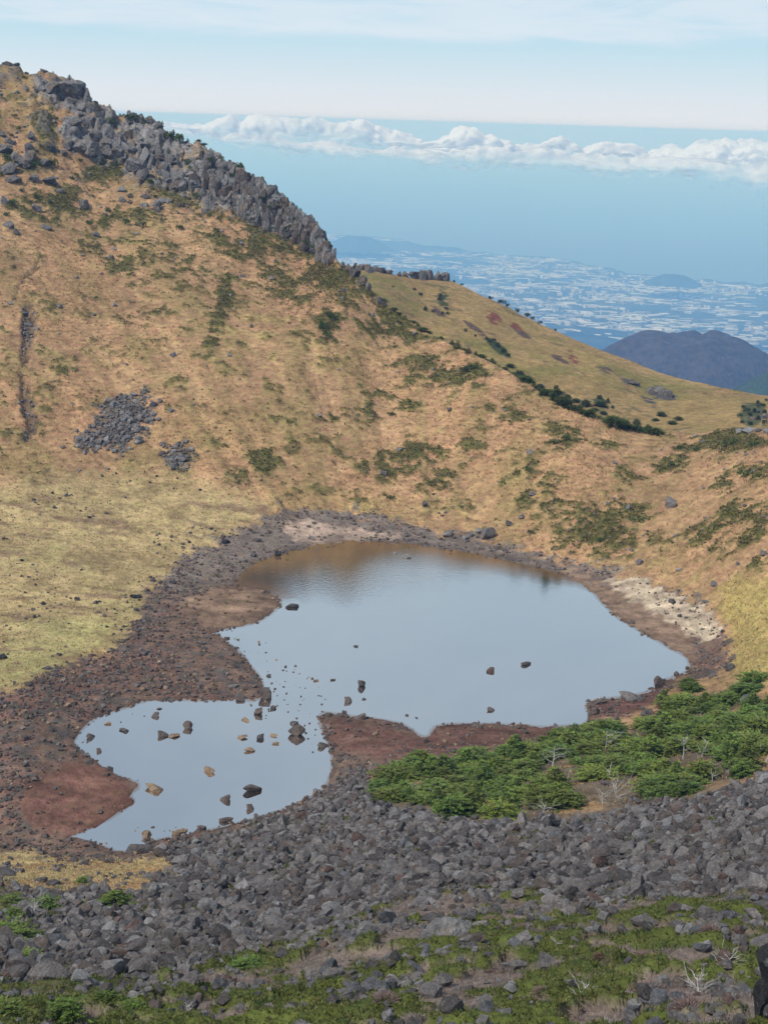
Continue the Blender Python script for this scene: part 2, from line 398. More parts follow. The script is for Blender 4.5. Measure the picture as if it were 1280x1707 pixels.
YELLOW = [(420,575,60,60,0,.8),(500,600,90,50,0,.6),(380,640,50,60,0,.6),(230,580,30,20,0,.5),(600,590,40,40,0,.4),(690,590,30,18,20,.5),(350,720,80,40,0,.5),(850,820,110,50,0,.6),(1100,830,70,40,0,.6),(650,850,200,20,5,.7),(1150,960,120,40,20,.6),(100,770,200,30,0,.6),(440,700,70,50,0,.5)]

XY = G[..., :2]
nA = fbm(XY / 22, 4, 11); nB = fbm(XY / 6, 4, 12); nC = fbm(XY / 1.6, 3, 13); nD = fbm(G / 0.7, 2, 14)
P3 = G / np.array([5.0, 5.0, 5.0]); nE = fbm(P3, 4, 15)
wob = 16 * (nB - 0.5) + 22 * (nC - 0.5)                    # ragged zone edges
def zone(poly, soft=5, rag=1.0): return sstep(poly_sd(GPX, GPY, smooth_poly(poly, 1)) + wob * rag, -soft, soft)
def lerp(a, b, t): return a + (np.asarray(b, float) - a) * t[..., None]
C = np.empty(G.shape)
C[:] = (0.338, 0.203, 0.110)                               # tawny hill grass
C = lerp(C, (0.384, 0.224, 0.120), sstep(nA, 0.42, 0.62))
C = lerp(C, (0.270, 0.190, 0.085), sstep(nB, 0.52, 0.70) * 0.8)
C = lerp(C, (0.300, 0.225, 0.088), ell(GPX, GPY, YELLOW) * sstep(nA * .5 + nB * .5, 0.34, 0.56))
th_ = np.arctan2(G[..., 0] - 10, G[..., 1] - 265); rad_ = np.hypot(G[..., 0] - 10, G[..., 1] - 265)
streak = fbm(np.stack([th_ * 26, rad_ / 70], -1), 4, 21, .6)      # runs down into the bowl
C = lerp(C, (0.270, 0.190, 0.085), sstep(streak, 0.52, 0.64) * 0.6)
C = lerp(C, (0.415, 0.262, 0.135), sstep(streak, 0.45, 0.34) * 0.6)
tone = sstep(nC, 0.52, 0.72)
C = lerp(C, (0.215, 0.128, 0.066), tone * 0.55)
scr = ell(GPX, GPY, SCRUB)
scr_n = sstep(0.55 * nB + 0.45 * nC + 0.36 * scr, 0.62, 0.74) * sstep(scr, 0.02, 0.2)
scr_n = np.maximum(scr_n, 0.75 * sstep(0.5 * nB + 0.5 * nC, 0.62, 0.68) * (GPY < 930))
hill = (GPY < 1150)
C = lerp(C, (0.125, 0.105, 0.036), scr_n * hill)
C = lerp(C, (0.070, 0.066, 0.022), scr_n * sstep(nD, 0.45, 0.6) * hill * 0.8)
# thin, broken soil and rock on the upper slope under the crags
upper = sstep(GPY - 0.25 * GPX, 330, 160) * hill
C = lerp(C, (0.165, 0.140, 0.120), upper * sstep(0.6 * nE + 0.4 * nC, 0.50, 0.60) * 0.85)
basin = zone(Z_BASIN, 26)
bc = np.empty(G.shape); bc[:] = (0.405, 0.300, 0.150)
bc = lerp(bc, (0.330, 0.280, 0.122), sstep(nA + (GPY - 980) / 700, 0.45, 0.75))
bc = lerp(bc, (0.235, 0.165, 0.085), sstep(nB, 0.58, 0.70) * 0.6)
bc = lerp(bc, (0.200, 0.130, 0.085), sstep(fbm(XY * np.array([0.10, 0.28]), 4, 31, .6), 0.60, 0.68) * 0.75)
C = C * (1 - basin[..., None]) + bc * basin[..., None]
C = lerp(C, (0.380, 0.285, 0.105), zone(Z_STRAW_R, 14))
fg = sstep(GPY + wob, 1290, 1330)                          # near slope under the watcher
C = lerp(C, (0.150, 0.115, 0.085), fg)
fir = zone(Z_FIR, 8); C = lerp(C, (0.300, 0.190, 0.095), fir)
C = lerp(C, (0.13, 0.10, 0.07), fir * sstep(nB, 0.40, 0.5))
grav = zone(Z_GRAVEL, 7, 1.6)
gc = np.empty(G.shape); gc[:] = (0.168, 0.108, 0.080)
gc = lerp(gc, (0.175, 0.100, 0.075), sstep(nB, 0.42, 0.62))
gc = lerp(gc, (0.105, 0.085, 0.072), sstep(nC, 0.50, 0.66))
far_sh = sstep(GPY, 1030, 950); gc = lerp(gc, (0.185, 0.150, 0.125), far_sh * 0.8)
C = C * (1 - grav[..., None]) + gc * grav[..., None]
def sand(c, poly, soft=7, rag=1.3, streak=0.45):
    global C
    k = zone(poly, soft, rag); st = fbm(XY * np.array([0.10, 0.45]), 3, 41)
    cc = np.asarray(c, float)[None, None] * (1 + streak * (st - 0.5) * 2 + 0.25 * (nC - 0.5) + 0.09 * np.sin(lake_sd * .42 + 7 * nB))[..., None]
    C = C * (1 - k[..., None]) + cc * k[..., None]
sand((0.160, 0.082, 0.060), Z_RED_L); sand((0.135, 0.072, 0.055), Z_RED_M); sand((0.135, 0.068, 0.055), Z_RED_R)
sand((0.215, 0.140, 0.095), Z_SPIT); sand((0.225, 0.150, 0.105), Z_SAND_R); sand((0.420, 0.330, 0.235), Z_PALE_R, 5, 1.2); sand((0.350, 0.255, 0.195), Z_PINK, 5, 0.8)
wet = np.exp(-np.maximum(-lake_sd, 0) / 7.0) * (GPY > 880)
C = C * (1 - 0.30 * wet[..., None])
strl = zone(Z_STRAW_L, 8, 1.4); C = lerp(C, (0.420, 0.310, 0.150), strl); C = lerp(C, (0.36, 0.21, 0.10), strl * sstep(nB, 0.5, 0.62))
bld = zone(Z_BOULD, 8); C = lerp(C, (0.075, 0.066, 0.062), bld)
C = lerp(C, (0.105, 0.092, 0.088), zone(Z_SCREE, 9, 1.8) * .8); C = lerp(C, (0.105, 0.092, 0.088), zone(Z_SCREE2, 8, 1.8) * .8)
FACE = zone([(55,150),(62,138),(90,128),(130,138),(155,170),(195,186),(215,182),(262,205),(330,240),(400,278),(480,334),(548,408),(558,434),(545,434),(510,416),(470,396),(430,382),(395,366),(345,340),(300,346),(250,318),(205,292),(150,262),(108,252),(96,225),(100,200),(115,186)], 7, 1.0)
clf = zone([(345,255),(365,262),(400,280),(440,302),(482,338),(512,360),(532,386),(548,414),(556,432),(545,430),(510,412),(470,392),(430,378),(410,370),(395,330),(370,320),(350,295)], 6)
rk = FACE * np.maximum(clf, sstep(0.5 * nE + 0.5 * fbm(G / 9.0, 3, 24), 0.40, 0.50))
rcol = np.empty(G.shape); rcol[:] = (0.195, 0.178, 0.168); crk = fbm(np.stack([G[..., 0] / 1.3, G[..., 1] / 1.3, G[..., 2] / 7.0], -1), 3, 25)
rcol = lerp(rcol, (0.115, 0.105, 0.103), sstep(crk, 0.50, 0.36)); rcol = lerp(rcol, (0.30, 0.285, 0.27), sstep(fbm(G / 3.0, 3, 26), .56, .7) * .7); rcol = lerp(rcol, (0.26, 0.185, 0.115), sstep(fbm(G / 4.0, 3, 27), .57, .66) * .8)
C = C * (1 - rk[..., None]) + rcol * rk[..., None]
gul = np.maximum(sstep(line_d(GPX + 1.2 * wob, GPY, GULLY) + wob * 0.7 + 5 * np.sin(GPY / 23), 11, 2), 0.5 * sstep(line_d(GPX + wob, GPY, GULLY2) + wob * 0.5, 4, 1))
C = lerp(C, (0.115, 0.085, 0.066), gul * (.45 + .55 * sstep(nB, .35, .6)))
moss = fg * (1 - bld) * (1 - strl) * sstep(GPY, 1440, 1500)
mg = sstep(fbm(XY / 3.4, 4, 51) + 0.05 * sstep(GPY, 1540, 1700), 0.45, 0.53)
C = lerp(C, (0.085, 0.098, 0.024), moss * mg)
C = lerp(C, (0.185, 0.140, 0.115), moss * (1 - mg))

# relief
dz = 0.55 * (nB - 0.5) + 0.35 * (nC - 0.5) + 2.2 * (nA - 0.5)
dry = 1 - np.exp(-np.maximum(-lake_sd, 0) / 60.0) * SHORE
dz = dz * dry
dz = dz * np.where(basin > 0.5, 0.45, 1.0)
dz = dz + scr_n * hill * 0.35 * dry + moss * mg * 0.75 * sstep(fbm(XY / 2.1, 3, 52), 0.35, 0.65)
dz = dz - gul * 1.6 + upper * 2.2 * (sstep(nE, 0.45, 0.62) - 0.4) * (GPX < 420)
dz = dz + 0.08 * grav * (nC - 0.3)
dz = dz + 1.5 * (streak - .5) * hill * dry * (basin < .5)
lip = sstep(vv[:, None] * np.ones((1, NX)), 0.90, 1.0) * (GPX > 600)
G[..., 2] += dz * (1 - 0.6 * lip)
rdg = 1 - np.abs(fbm(np.stack([G[..., 0] / 3.2, G[..., 1] / 6.0, G[..., 2] / 14.0], -1), 4, 28, .55) - .5) * 4.5
blk = np.floor(fbm(G / np.array([5.0, 8.0, 4.0]), 3, 29) * 9) / 9 - .5
push = rk * (2.6 * rdg + 5.0 * blk)                        # fractured rock stands out of the slope
G[..., 1] -= push * 0.75; G[..., 0] += push * 0.2; G[..., 2] += 0.25 * push
# the back of the crest
d0 = G[-1] - np.array([0, 0, CAMZ]); hd = d0[:, :2] / np.linalg.norm(d0[:, :2], axis=1, keepdims=True)
back = []
sl = np.interp(gx, [500, 640, 800], [0.75, 0.42, 0.30])
for k in range(1, NB + 1):
    s = 2.0 * k ** 1.45
    p = G[-1].copy(); p[:, :2] += hd * s
    p[:, 2] -= sl * s * (1 - math.exp(-s / 6.0)) ; p[:, 2] += 0.8 * (fbm(p[:, :2] / 6, 3, 12) - 0.5) - 0.8 * (nB[-1] - 0.5) * math.exp(-s / 4)
    back.append(p)
GB = np.concatenate([G, np.array(back)], 0)
CB = np.concatenate([C, np.broadcast_to(lerp(C[-1], (0.085, 0.090, 0.035), np.full(NX, 0.5)), (NB, NX, 3))], 0)
ground = link('crater_ground', mesh('crater_ground', GB.reshape(-1, 3), grid_faces(NV + NB, NX), True, {'zone': CB.reshape(-1, 3)}, M_GROUND), kind='structure')

def on_ground(px, py):
    """points of the built ground seen at pixels"""
    px = np.atleast_1d(np.asarray(px, float)); py = np.atleast_1d(np.asarray(py, float))
    fx = np.clip((px - PX0) / (PX1 - PX0) * (NX - 1), 0, NX - 1.001); cy = crest_y(px)
    fy = np.clip((py - YB) / (cy - YB) * (NV - 1), 0, NV - 1.001)
    ix = fx.astype(int); iy = fy.astype(int); fx = (fx - ix)[:, None]; fy = (fy - iy)[:, None]
    return (G[iy, ix] * (1 - fx) + G[iy, ix + 1] * fx) * (1 - fy) + (G[iy + 1, ix] * (1 - fx) + G[iy + 1, ix + 1] * fx) * fy
_e1 = G[:-1, 1:] - G[:-1, :-1]; _e2 = G[1:, :-1] - G[:-1, :-1]
AREA = np.linalg.norm(np.cross(_e1, _e2), axis=-1)
def cellv(A): return 0.25 * (A[:-1, :-1] + A[1:, :-1] + A[:-1, 1:] + A[1:, 1:])
CPX, CPY = cellv(GPX), cellv(GPY)
SEEN = ((CPX > -200) & (CPX < 1520) & (CPY < 1800))
def scatter(n, weight, by_area=1.0):
    """n points on the ground, spread evenly by real area times weight (weight on the grid vertices)"""
    w = cellv(weight) * AREA ** by_area * SEEN; w = w.ravel() / w.sum()
    k = rng.choice(w.size, n, p=w); iy, ix = np.divmod(k, NX - 1); a = rng.random(n)[:, None]; b = rng.random(n)[:, None]
    P = (G[iy, ix] * (1 - a) + G[iy, ix + 1] * a) * (1 - b) + (G[iy + 1, ix] * (1 - a) + G[iy + 1, ix + 1] * a) * b
    return P, CPX[iy, ix], CPY[iy, ix], (iy, ix)

# ------------------------------------------------------------------ the lake
def build_lake():
    m, nt, b = new_mat('lake_water'); p = pos(nt)
    b.inputs['Base Color'].default_value = (0.045, 0.042, 0.035, 1); b.inputs['Roughness'].default_value = 0.04
    b.inputs['IOR'].default_value = 1.33; b.inputs['Specular IOR Level'].default_value = 0.5
    br = attr(nt, 'breeze')
    h = nt.math('ADD', nt.noise(p, 1.1, 3), nt.math('MULTIPLY', nt.noise(p, 3.2, 2), 0.5))
    st = nt.math('ADD', 0.004, nt.math('MULTIPLY', br, 0.08))
    bn = nt.node('ShaderNodeBump', {'Height': h, 'Distance': 0.35, 'Strength': st})
    nt.l.new(bn.outputs[0], b.inputs['Normal'])
    gl = nt.node('ShaderNodeBsdfGlossy', {'Color': rgb(0.88, 0.83, 0.78), 'Roughness': 0.02, 'Normal': bn.outputs[0]})
    sh = nt.node('ShaderNodeAttribute', attribute_name='bed_hill_mirror').outputs['Fac']; nt.l.new(nt.mix(sh, rgb(0.045, 0.042, 0.035), rgb(.165, .088, .040)), b.inputs['Base Color'])
    lw = nt.node('ShaderNodeFresnel', {'IOR': 1.6, 'Normal': bn.outputs[0]})
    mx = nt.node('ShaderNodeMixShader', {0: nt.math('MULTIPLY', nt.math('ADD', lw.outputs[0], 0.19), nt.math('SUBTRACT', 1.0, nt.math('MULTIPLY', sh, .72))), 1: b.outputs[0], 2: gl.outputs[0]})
    nt.l.new(mx.outputs[0], nt.n['Material Output'].inputs[0])
    poly = smooth_poly(LAKE, 0)
    gxx = np.linspace(60, 1200, 230); gyy = np.linspace(880, 1460, 170); A, B = np.meshgrid(gxx, gyy)
    P = at_z(A, B, 0.0)
    sd = poly_sd(A, B, poly)
    keep = sd > -34
    idx = -np.ones(A.size, int); kv = np.flatnonzero(keep.ravel())
    f = grid_faces(*A.shape); ok = keep.ravel()[f].all(1); f = f[ok]
    used = np.unique(f); idx[used] = np.arange(len(used))
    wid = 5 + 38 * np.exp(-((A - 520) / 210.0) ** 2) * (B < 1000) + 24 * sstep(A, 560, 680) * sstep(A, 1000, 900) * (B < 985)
    sh_ = np.clip(1 - np.maximum(sd + 6 * (fbm(P[..., :2] / 6, 3, 77) - .5), 0) / wid, 0, 1) ** .8       # muddy bed at the edges, plus hill reflection painted brown off the far shore
    br_ = ell(A, B, [(760, 990, 330, 70, 8, 1.0)]) * (0.5 + 0.5 * sstep(fbm(P[..., :2] / 25, 3, 5), 0.3, 0.6))
    link('lake_water', mesh('lake_water', P.reshape(-1, 3)[used], idx[f], True, {'breeze': br_.ravel()[used], 'bed_hill_mirror': sh_.ravel()[used]}, m), kind='structure')
build_lake()

# ------------------------------------------------------------------ the far ridge
RCREST = np.array([(420,430),(500,436),(560,440),(600,450),(650,456),(700,464),(750,467),(800,490),(850,514),(900,540),(950,563),(1000,583),(1050,602),(1100,622),(1150,636),(1200,647),(1280,657),(1700,690)], float)
RCP = [(560,440,800),(750,467,770),(900,540,740),(1100,622,700),(1280,657,660),(1700,690,640),
       (600,480,690),(700,545,670),(700,500,715),(800,590,650),(800,540,695),(900,650,620),(900,600,655),(1000,700,590),(1000,640,640),(1100,718,575),(1100,670,632),(1280,715,560),(1280,685,610),(1700,740,560),(1280,800,500),(700,620,600),(500,520,650),(1000,800,540)]
def build_ridge():
    ev = tps_fit([(a, b) for a, b, _ in RCP], np.array([1000.0 / depth_r(np.array(a), np.array(b), r) for a, b, r in RCP]))
    nx, nv, nb = 320, 200, 14
    x = np.linspace(440, 1690, nx); cy = np.interp(x, RCREST[:, 0], RCREST[:, 1]); bot = crest_y(x) + 50
    bot = np.maximum(bot, cy + 30)
    v = np.linspace(0, 1, nv)[:, None]
    A = np.broadcast_to(x, (nv, nx)).copy(); B = bot + (cy - bot) * v
    R = at_depth(A, B, 1000.0 / ev(A, B))
    n1 = fbm(R[..., :2] / 40, 4, 61); n2 = fbm(R[..., :2] / 9, 4, 62); n3 = fbm(R[..., :2] / 2.5, 3, 63)
    c = np.empty(R.shape); c[:] = (0.270, 0.185, 0.075)
    c = lerp(c, (0.190, 0.155, 0.052), sstep(n1, 0.42, 0.62)); c = lerp(c, (0.300, 0.190, 0.090), sstep(n2, 0.5, 0.68) * .7)
    c = lerp(c, (0.31, 0.20, 0.095), sstep(v, 0.90, 1.0) * np.ones_like(n1) * 0.7)
    w2 = 16 * (n2 - .5) + 18 * (n3 - .5)
    def patch(lst, colr):
        nonlocal c
        for q in lst:
            k = sstep(ell(A + w2 * 1.2, B + w2, [q]), 0.35, 0.55); c = lerp(c, colr, k)
    patch([(822,528,10,14,-35,1),(861,545,12,5,30,1),(951,594,6,9,0,1)], (0.165, 0.055, 0.038))
    patch([(930,595,18,5,28,1),(1012,620,10,5,0,1),(870,555,20,5,30,.9),(790,545,26,5,35,.9),(730,520,16,6,50,.8)], (0.10, 0.065, 0.050))
    patch([(1100,655,30,9,14,1),(1052,640,13,6,10,1),(1083,668,12,4,15,1),], (0.085, 0.078, 0.075))
    patch([(1255,690,26,28,0,.85)], (0.070, 0.075, 0.035))
    patch([(1000,670,14,10,35,.9),(830,580,26,8,38,1),(740,500,10,18,0,.8)], (0.05, 0.06, 0.022))
    c = lerp(c, (0.13, 0.11, 0.045), sstep(0.5 * n2 + 0.5 * n3, 0.62, 0.70) * 0.8)
    R[..., 2] += 1.8 * (n1 - 0.5) + 0.8 * (n2 - 0.5) + 0.3 * (n3 - .5)
    d = R[-1, :, :2] / np.linalg.norm(R[-1, :, :2], axis=1, keepdims=True); bk = []
    for k in range(1, nb + 1):
        s = 6.0 * k ** 1.7; p = R[-1].copy(); p[:, :2] += d * s; p[:, 2] -= 0.62 * s * (1 - math.exp(-s / 14)); bk.append(p)
    V = np.concatenate([R, np.array(bk)], 0); cc = np.concatenate([c, np.broadcast_to(c[-1], (nb, nx, 3))], 0)
    link('far_hill', mesh('far_hill', V.reshape(-1, 3), grid_faces(nv + nb, nx), True, {'zone': cc.reshape(-1, 3)}, M_GROUND), kind='structure')
    def on(px, py):
        px = np.atleast_1d(np.asarray(px, float)); py = np.atleast_1d(np.asarray(py, float))
        fx = np.clip((px - x[0]) / (x[-1] - x[0]) * (nx - 1), 0, nx - 1.001); b = np.interp(px, x, bot); t = np.interp(px, x, cy)
        fy = np.clip((py - b) / (t - b) * (nv - 1), 0, nv - 1.001); ix = fx.astype(int); iy = fy.astype(int); fx = (fx - ix)[:, None]; fy = (fy - iy)[:, None]
        return (R[iy, ix] * (1 - fx) + R[iy, ix + 1] * fx) * (1 - fy) + (R[iy + 1, ix] * (1 - fx) + R[iy + 1, ix + 1] * fx) * fy
    return on
on_ridge = build_ridge()

# ------------------------------------------------------------------ lowland, its hills, the sea
ZSEA = -1860.0
COAST = np.array([(-900,388),(300,388),(545,391),(600,396),(650,399),(692,405),(740,412),(830,424),(950,434),(1050,455),(1120,463),(1200,471),(1280,475),(2200,520)], float)
def build_lowland():
    naz, nr = 320, 170
    px = np.linspace(-700, 2000, naz); cy = np.interp(px, COAST[:, 0], COAST[:, 1])
    cp = at_z(px, cy, ZSEA + 2); rc = np.hypot(cp[:, 0], cp[:, 1]); az = cp[:, :2] / rc[:, None]
    rc = rc * (1 + 0.05 * (fbm(np.stack([px / 28, px * 0], -1), 4, 71) - 0.5))
    s = np.linspace(0, 1, nr) ** 1.1 * (1.03 - 0.05) + 0.05
    z = np.interp(s, [0.05, 0.12, 0.22, 0.35, 0.46, 0.65, 0.87, 1.0, 1.03], [-330, -700, -1010, -1300, -1450, -1640, -1800, ZSEA + 3, ZSEA - 12])
    R = rc[None] * s[:, None]
    P = np.stack([az[None, :, 0] * R, az[None, :, 1] * R, np.broadcast_to(z[:, None], R.shape)], -1)
    P[..., 2] += 60 * (fbm(P[..., :2] / 2600, 4, 72) - 0.5) * sstep(1.0 - s, 0.02, 0.2)[:, None]
    m, nt, b = new_mat('farmland'); p = pos(nt)
    vo = nt.node('ShaderNodeTexVoronoi', {'Scale': 0.006, 'Vector': p}, distance='CHEBYCHEV')
    c = nt.node('ShaderNodeValToRGB', {0: vo.outputs['Color']}); e = c.color_ramp.elements
    e[0].color = rgb(0.022, 0.040, 0.030); e[1].color = rgb(0.085, 0.085, 0.055); q = e.new(0.5); q.color = rgb(0.045, 0.062, 0.036)
    wood = nt.remap(nt.noise(p, 0.0009, 5, 0.6), 0.44, 0.56)
    cc = nt.mix(wood, c.outputs[0], rgb(0.022, 0.038, 0.030))
    nt.l.new(cc, b.inputs['Base Color']); b.inputs['Roughness'].default_value = 1.0; b.inputs['Specular IOR Level'].default_value = 0.0
    link('lowland', mesh('lowland', P.reshape(-1, 3), grid_faces(nr, naz), True, None, m), kind='structure')
    # greenhouses and towns
    def z_at(x, y):
        r = np.hypot(x, y); a = np.arctan2(x, y); pa = np.arctan2(az[:, 0], az[:, 1]); rr = np.interp(a, pa, rc); ss = r / rr
        zz = np.interp(ss, s, z) + 60 * (fbm(np.stack([x, y], -1) / 2600, 4, 72) - 0.5) * sstep(1.0 - ss, 0.02, 0.2); return zz, ss
    n = 1050
    cpx = rng.uniform(380, 1420, n); t = rng.random(n); ss = 0.34 + 0.655 * t ** 0.62
    k = np.interp(cpx, px, np.arange(naz)).astype(int); cx = az[k, 0] * rc[k] * ss; cyy = az[k, 1] * rc[k] * ss
    dens = fbm(np.stack([cx, cyy], -1) / 2300, 3, 75); sel = dens > 0.46 + 0.10 * (ss < 0.6); cx, cyy = cx[sel], cyy[sel]; n = len(cx)
    per = 6; ang = rng.uniform(-0.5, 0.5, n) + np.where(rng.random(n) < 0.5, 0, 0.3)
    town = rng.random(n) < 0.22
    bx = (cx[:, None] + rng.normal(0, 130, (n, per))); by = (cyy[:, None] + rng.normal(0, 120, (n, per)))
    L = rng.uniform(40, 170, (n, per)); Wd = rng.uniform(14, 60, (n, per)); hh = rng.uniform(4, 7, (n, per))
    L = np.where(town[:, None], rng.uniform(14, 40, (n, per)), L); Wd = np.where(town[:, None], rng.uniform(12, 24, (n, per)), Wd); hh = np.where(town[:, None], rng.uniform(8, 40, (n, per)), hh)
    ca, sa = np.cos(ang)[:, None], np.sin(ang)[:, None]; zz, s2 = z_at(bx, by)
    corners = []
    for (u, v) in ((-1, -1), (1, -1), (1, 1), (-1, 1)):
        corners.append((bx + (u * L * ca - v * Wd * sa) / 2, by + (u * L * sa + v * Wd * ca) / 2))
    V = np.empty((n, per, 8, 3))
    for i, (x_, y_) in enumerate(corners):
        V[:, :, i, 0] = V[:, :, i + 4, 0] = x_; V[:, :, i, 1] = V[:, :, i + 4, 1] = y_; V[:, :, i, 2] = zz - 6; V[:, :, i + 4, 2] = zz + hh
    ok = (s2 < 0.995).ravel(); V = V.reshape(-1, 8, 3)[ok]
    q = np.array([(4, 5, 6, 7), (0, 1, 5, 4), (1, 2, 6, 5), (2, 3, 7, 6), (3, 0, 4, 7)]); Fq = (np.arange(len(V)) * 8)[:, None, None] + q[None]
    br = np.repeat(rng.uniform(0.16, 0.62, len(V)), 8); tint = np.stack([br, br, br * 1.02], -1)
    m2, nt2, b2 = new_mat('white_sheeting'); nt2.l.new(attr(nt2, 'tint'), b2.inputs['Base Color']); b2.inputs['Roughness'].default_value = 0.6
    link('greenhouses', mesh('greenhouses', V.reshape(-1, 3), Fq.reshape(-1, 4), False, {'tint': tint}, m2), kind='stuff',
         label='white greenhouse roofs and houses scattered over the hazy coastal plain')
build_lowland()

def cone_hill(name, cpx, top_py, r, half_w, height, matl, seed, flat=0.35, sy=1.0, power=1.25):
    c = at_r(np.array(float(cpx)), np.array(float(top_py)), r); n, k = 72, 36
    th = np.linspace(0, 2 * math.pi, n, endpoint=False); u = np.linspace(0, 1, k)
    T, U = np.meshgrid(th, u)
    rag = 1 + 0.28 * (fbm(np.stack([np.cos(T) * 1.6 + seed, np.sin(T) * 1.6, U * 0.4], -1), 3, seed) - 0.5)
    R = half_w * U * rag; f = np.clip((U - flat * 0.5) / (1 - flat * 0.5), 0, 1)
    Z = c[2] - height * f ** power
    X = c[0] + R * np.cos(T); Y = c[1] + R * np.sin(T) * sy
    Z = Z + height * 0.10 * (fbm(np.stack([X, Y], -1) / (half_w * 0.16), 4, seed + 3) - 0.5) * np.minimum(1, U * 6) + height * .13 * (np.abs(fbm(np.stack([T * 2.2, U * .3], -1), 3, seed + 9) - .5) * 4 - .5) * U
    V = np.stack([X, Y, Z], -1).reshape(-1, 3); V = np.concatenate([V, V[:n] * 1])
    f4 = []
    i = np.arange(n); j = (i + 1) % n
    for a in range(k - 1): f4.append(np.stack([a * n + i, a * n + j, (a + 1) * n + j, (a + 1) * n + i], -1))
    return link(name, mesh(name, V[:n * k], np.concatenate(f4), True, None, matl), kind='structure')
M_BARE = mat_plain('bare_woodland', rgb(0.046, 0.040, 0.041), 1.0, ((0.006, 4, 0.75, 1.25), (0.05, 4, 0.5, 1.5)), 10.0, 0.07)
M_FOREST = mat_plain('evergreen_woodland', rgb(0.030, 0.050, 0.026), 1.0, ((0.02, 4, 0.7, 1.3), (0.15, 4, 0.45, 1.6)), 5.0, 0.15)
cone_hill('volcanic_cone', 1148, 563, 4600, 430, 250, M_BARE, 3, 0.62, 0.9, 1.5)
cone_hill('wooded_hill', 1370, 596, 3300, 330, 190, M_FOREST, 5, 0.3, 1.0, 1.1)
cone_hill('coast_hill', 596, 394, 22500, 540, 180, M_FOREST, 8, 0.5)
cone_hill('coast_hill.001', 1122, 458, 18500, 330, 110, M_FOREST, 9, 0.6)

def build_sea():
    m, nt, b = new_mat('sea_water'); b.inputs['Base Color'].default_value = (0.03, 0.07, 0.10, 1); b.inputs['Roughness'].default_value = 0.35
    n = 128; rr = np.array([0, 4000, 12000, 25000, 60000, 150000.0]); th = np.linspace(0, 2 * math.pi, n, endpoint=False)
    V = np.stack([rr[:, None] * np.cos(th), rr[:, None] * np.sin(th), np.full((len(rr), n), ZSEA)], -1).reshape(-1, 3)
    i = np.arange(n); j = (i + 1) % n
    f = np.concatenate([np.stack([a * n + i, a * n + j, (a + 1) * n + j, (a + 1) * n + i], -1) for a in range(1, len(rr) - 1)])
    link('sea', mesh('sea', V, f, True, None, m), kind='structure')
build_sea()

def build_haze():
    m = bpy.data.materials.new('haze_air'); m.use_nodes = True; nt = NT(m.node_tree); nt.n.clear()
    out = nt.node('ShaderNodeOutputMaterial')
    v = nt.node('ShaderNodeVolumePrincipled', {'Color': rgb(0.22, 0.48, 1.0), 'Absorption Color': rgb(.85, .95, 1), 'Density': 9e-5, 'Anisotropy': 0.0})
    nt.l.new(v.outputs[0], out.inputs['Volume'])
    s = 152000.0; z0, z1 = ZSEA - 40, 119.0
    V = np.array([(x, y, z) for z in (z0, z1) for y in (-s, s) for x in (-s, s)], float)
    f = np.array([(0, 2, 3, 1), (4, 5, 7, 6), (0, 1, 5, 4), (1, 3, 7, 5), (3, 2, 6, 7), (2, 0, 4, 6)])
    link('haze', mesh('haze', V, f, False, None, m), kind='stuff')
build_haze()

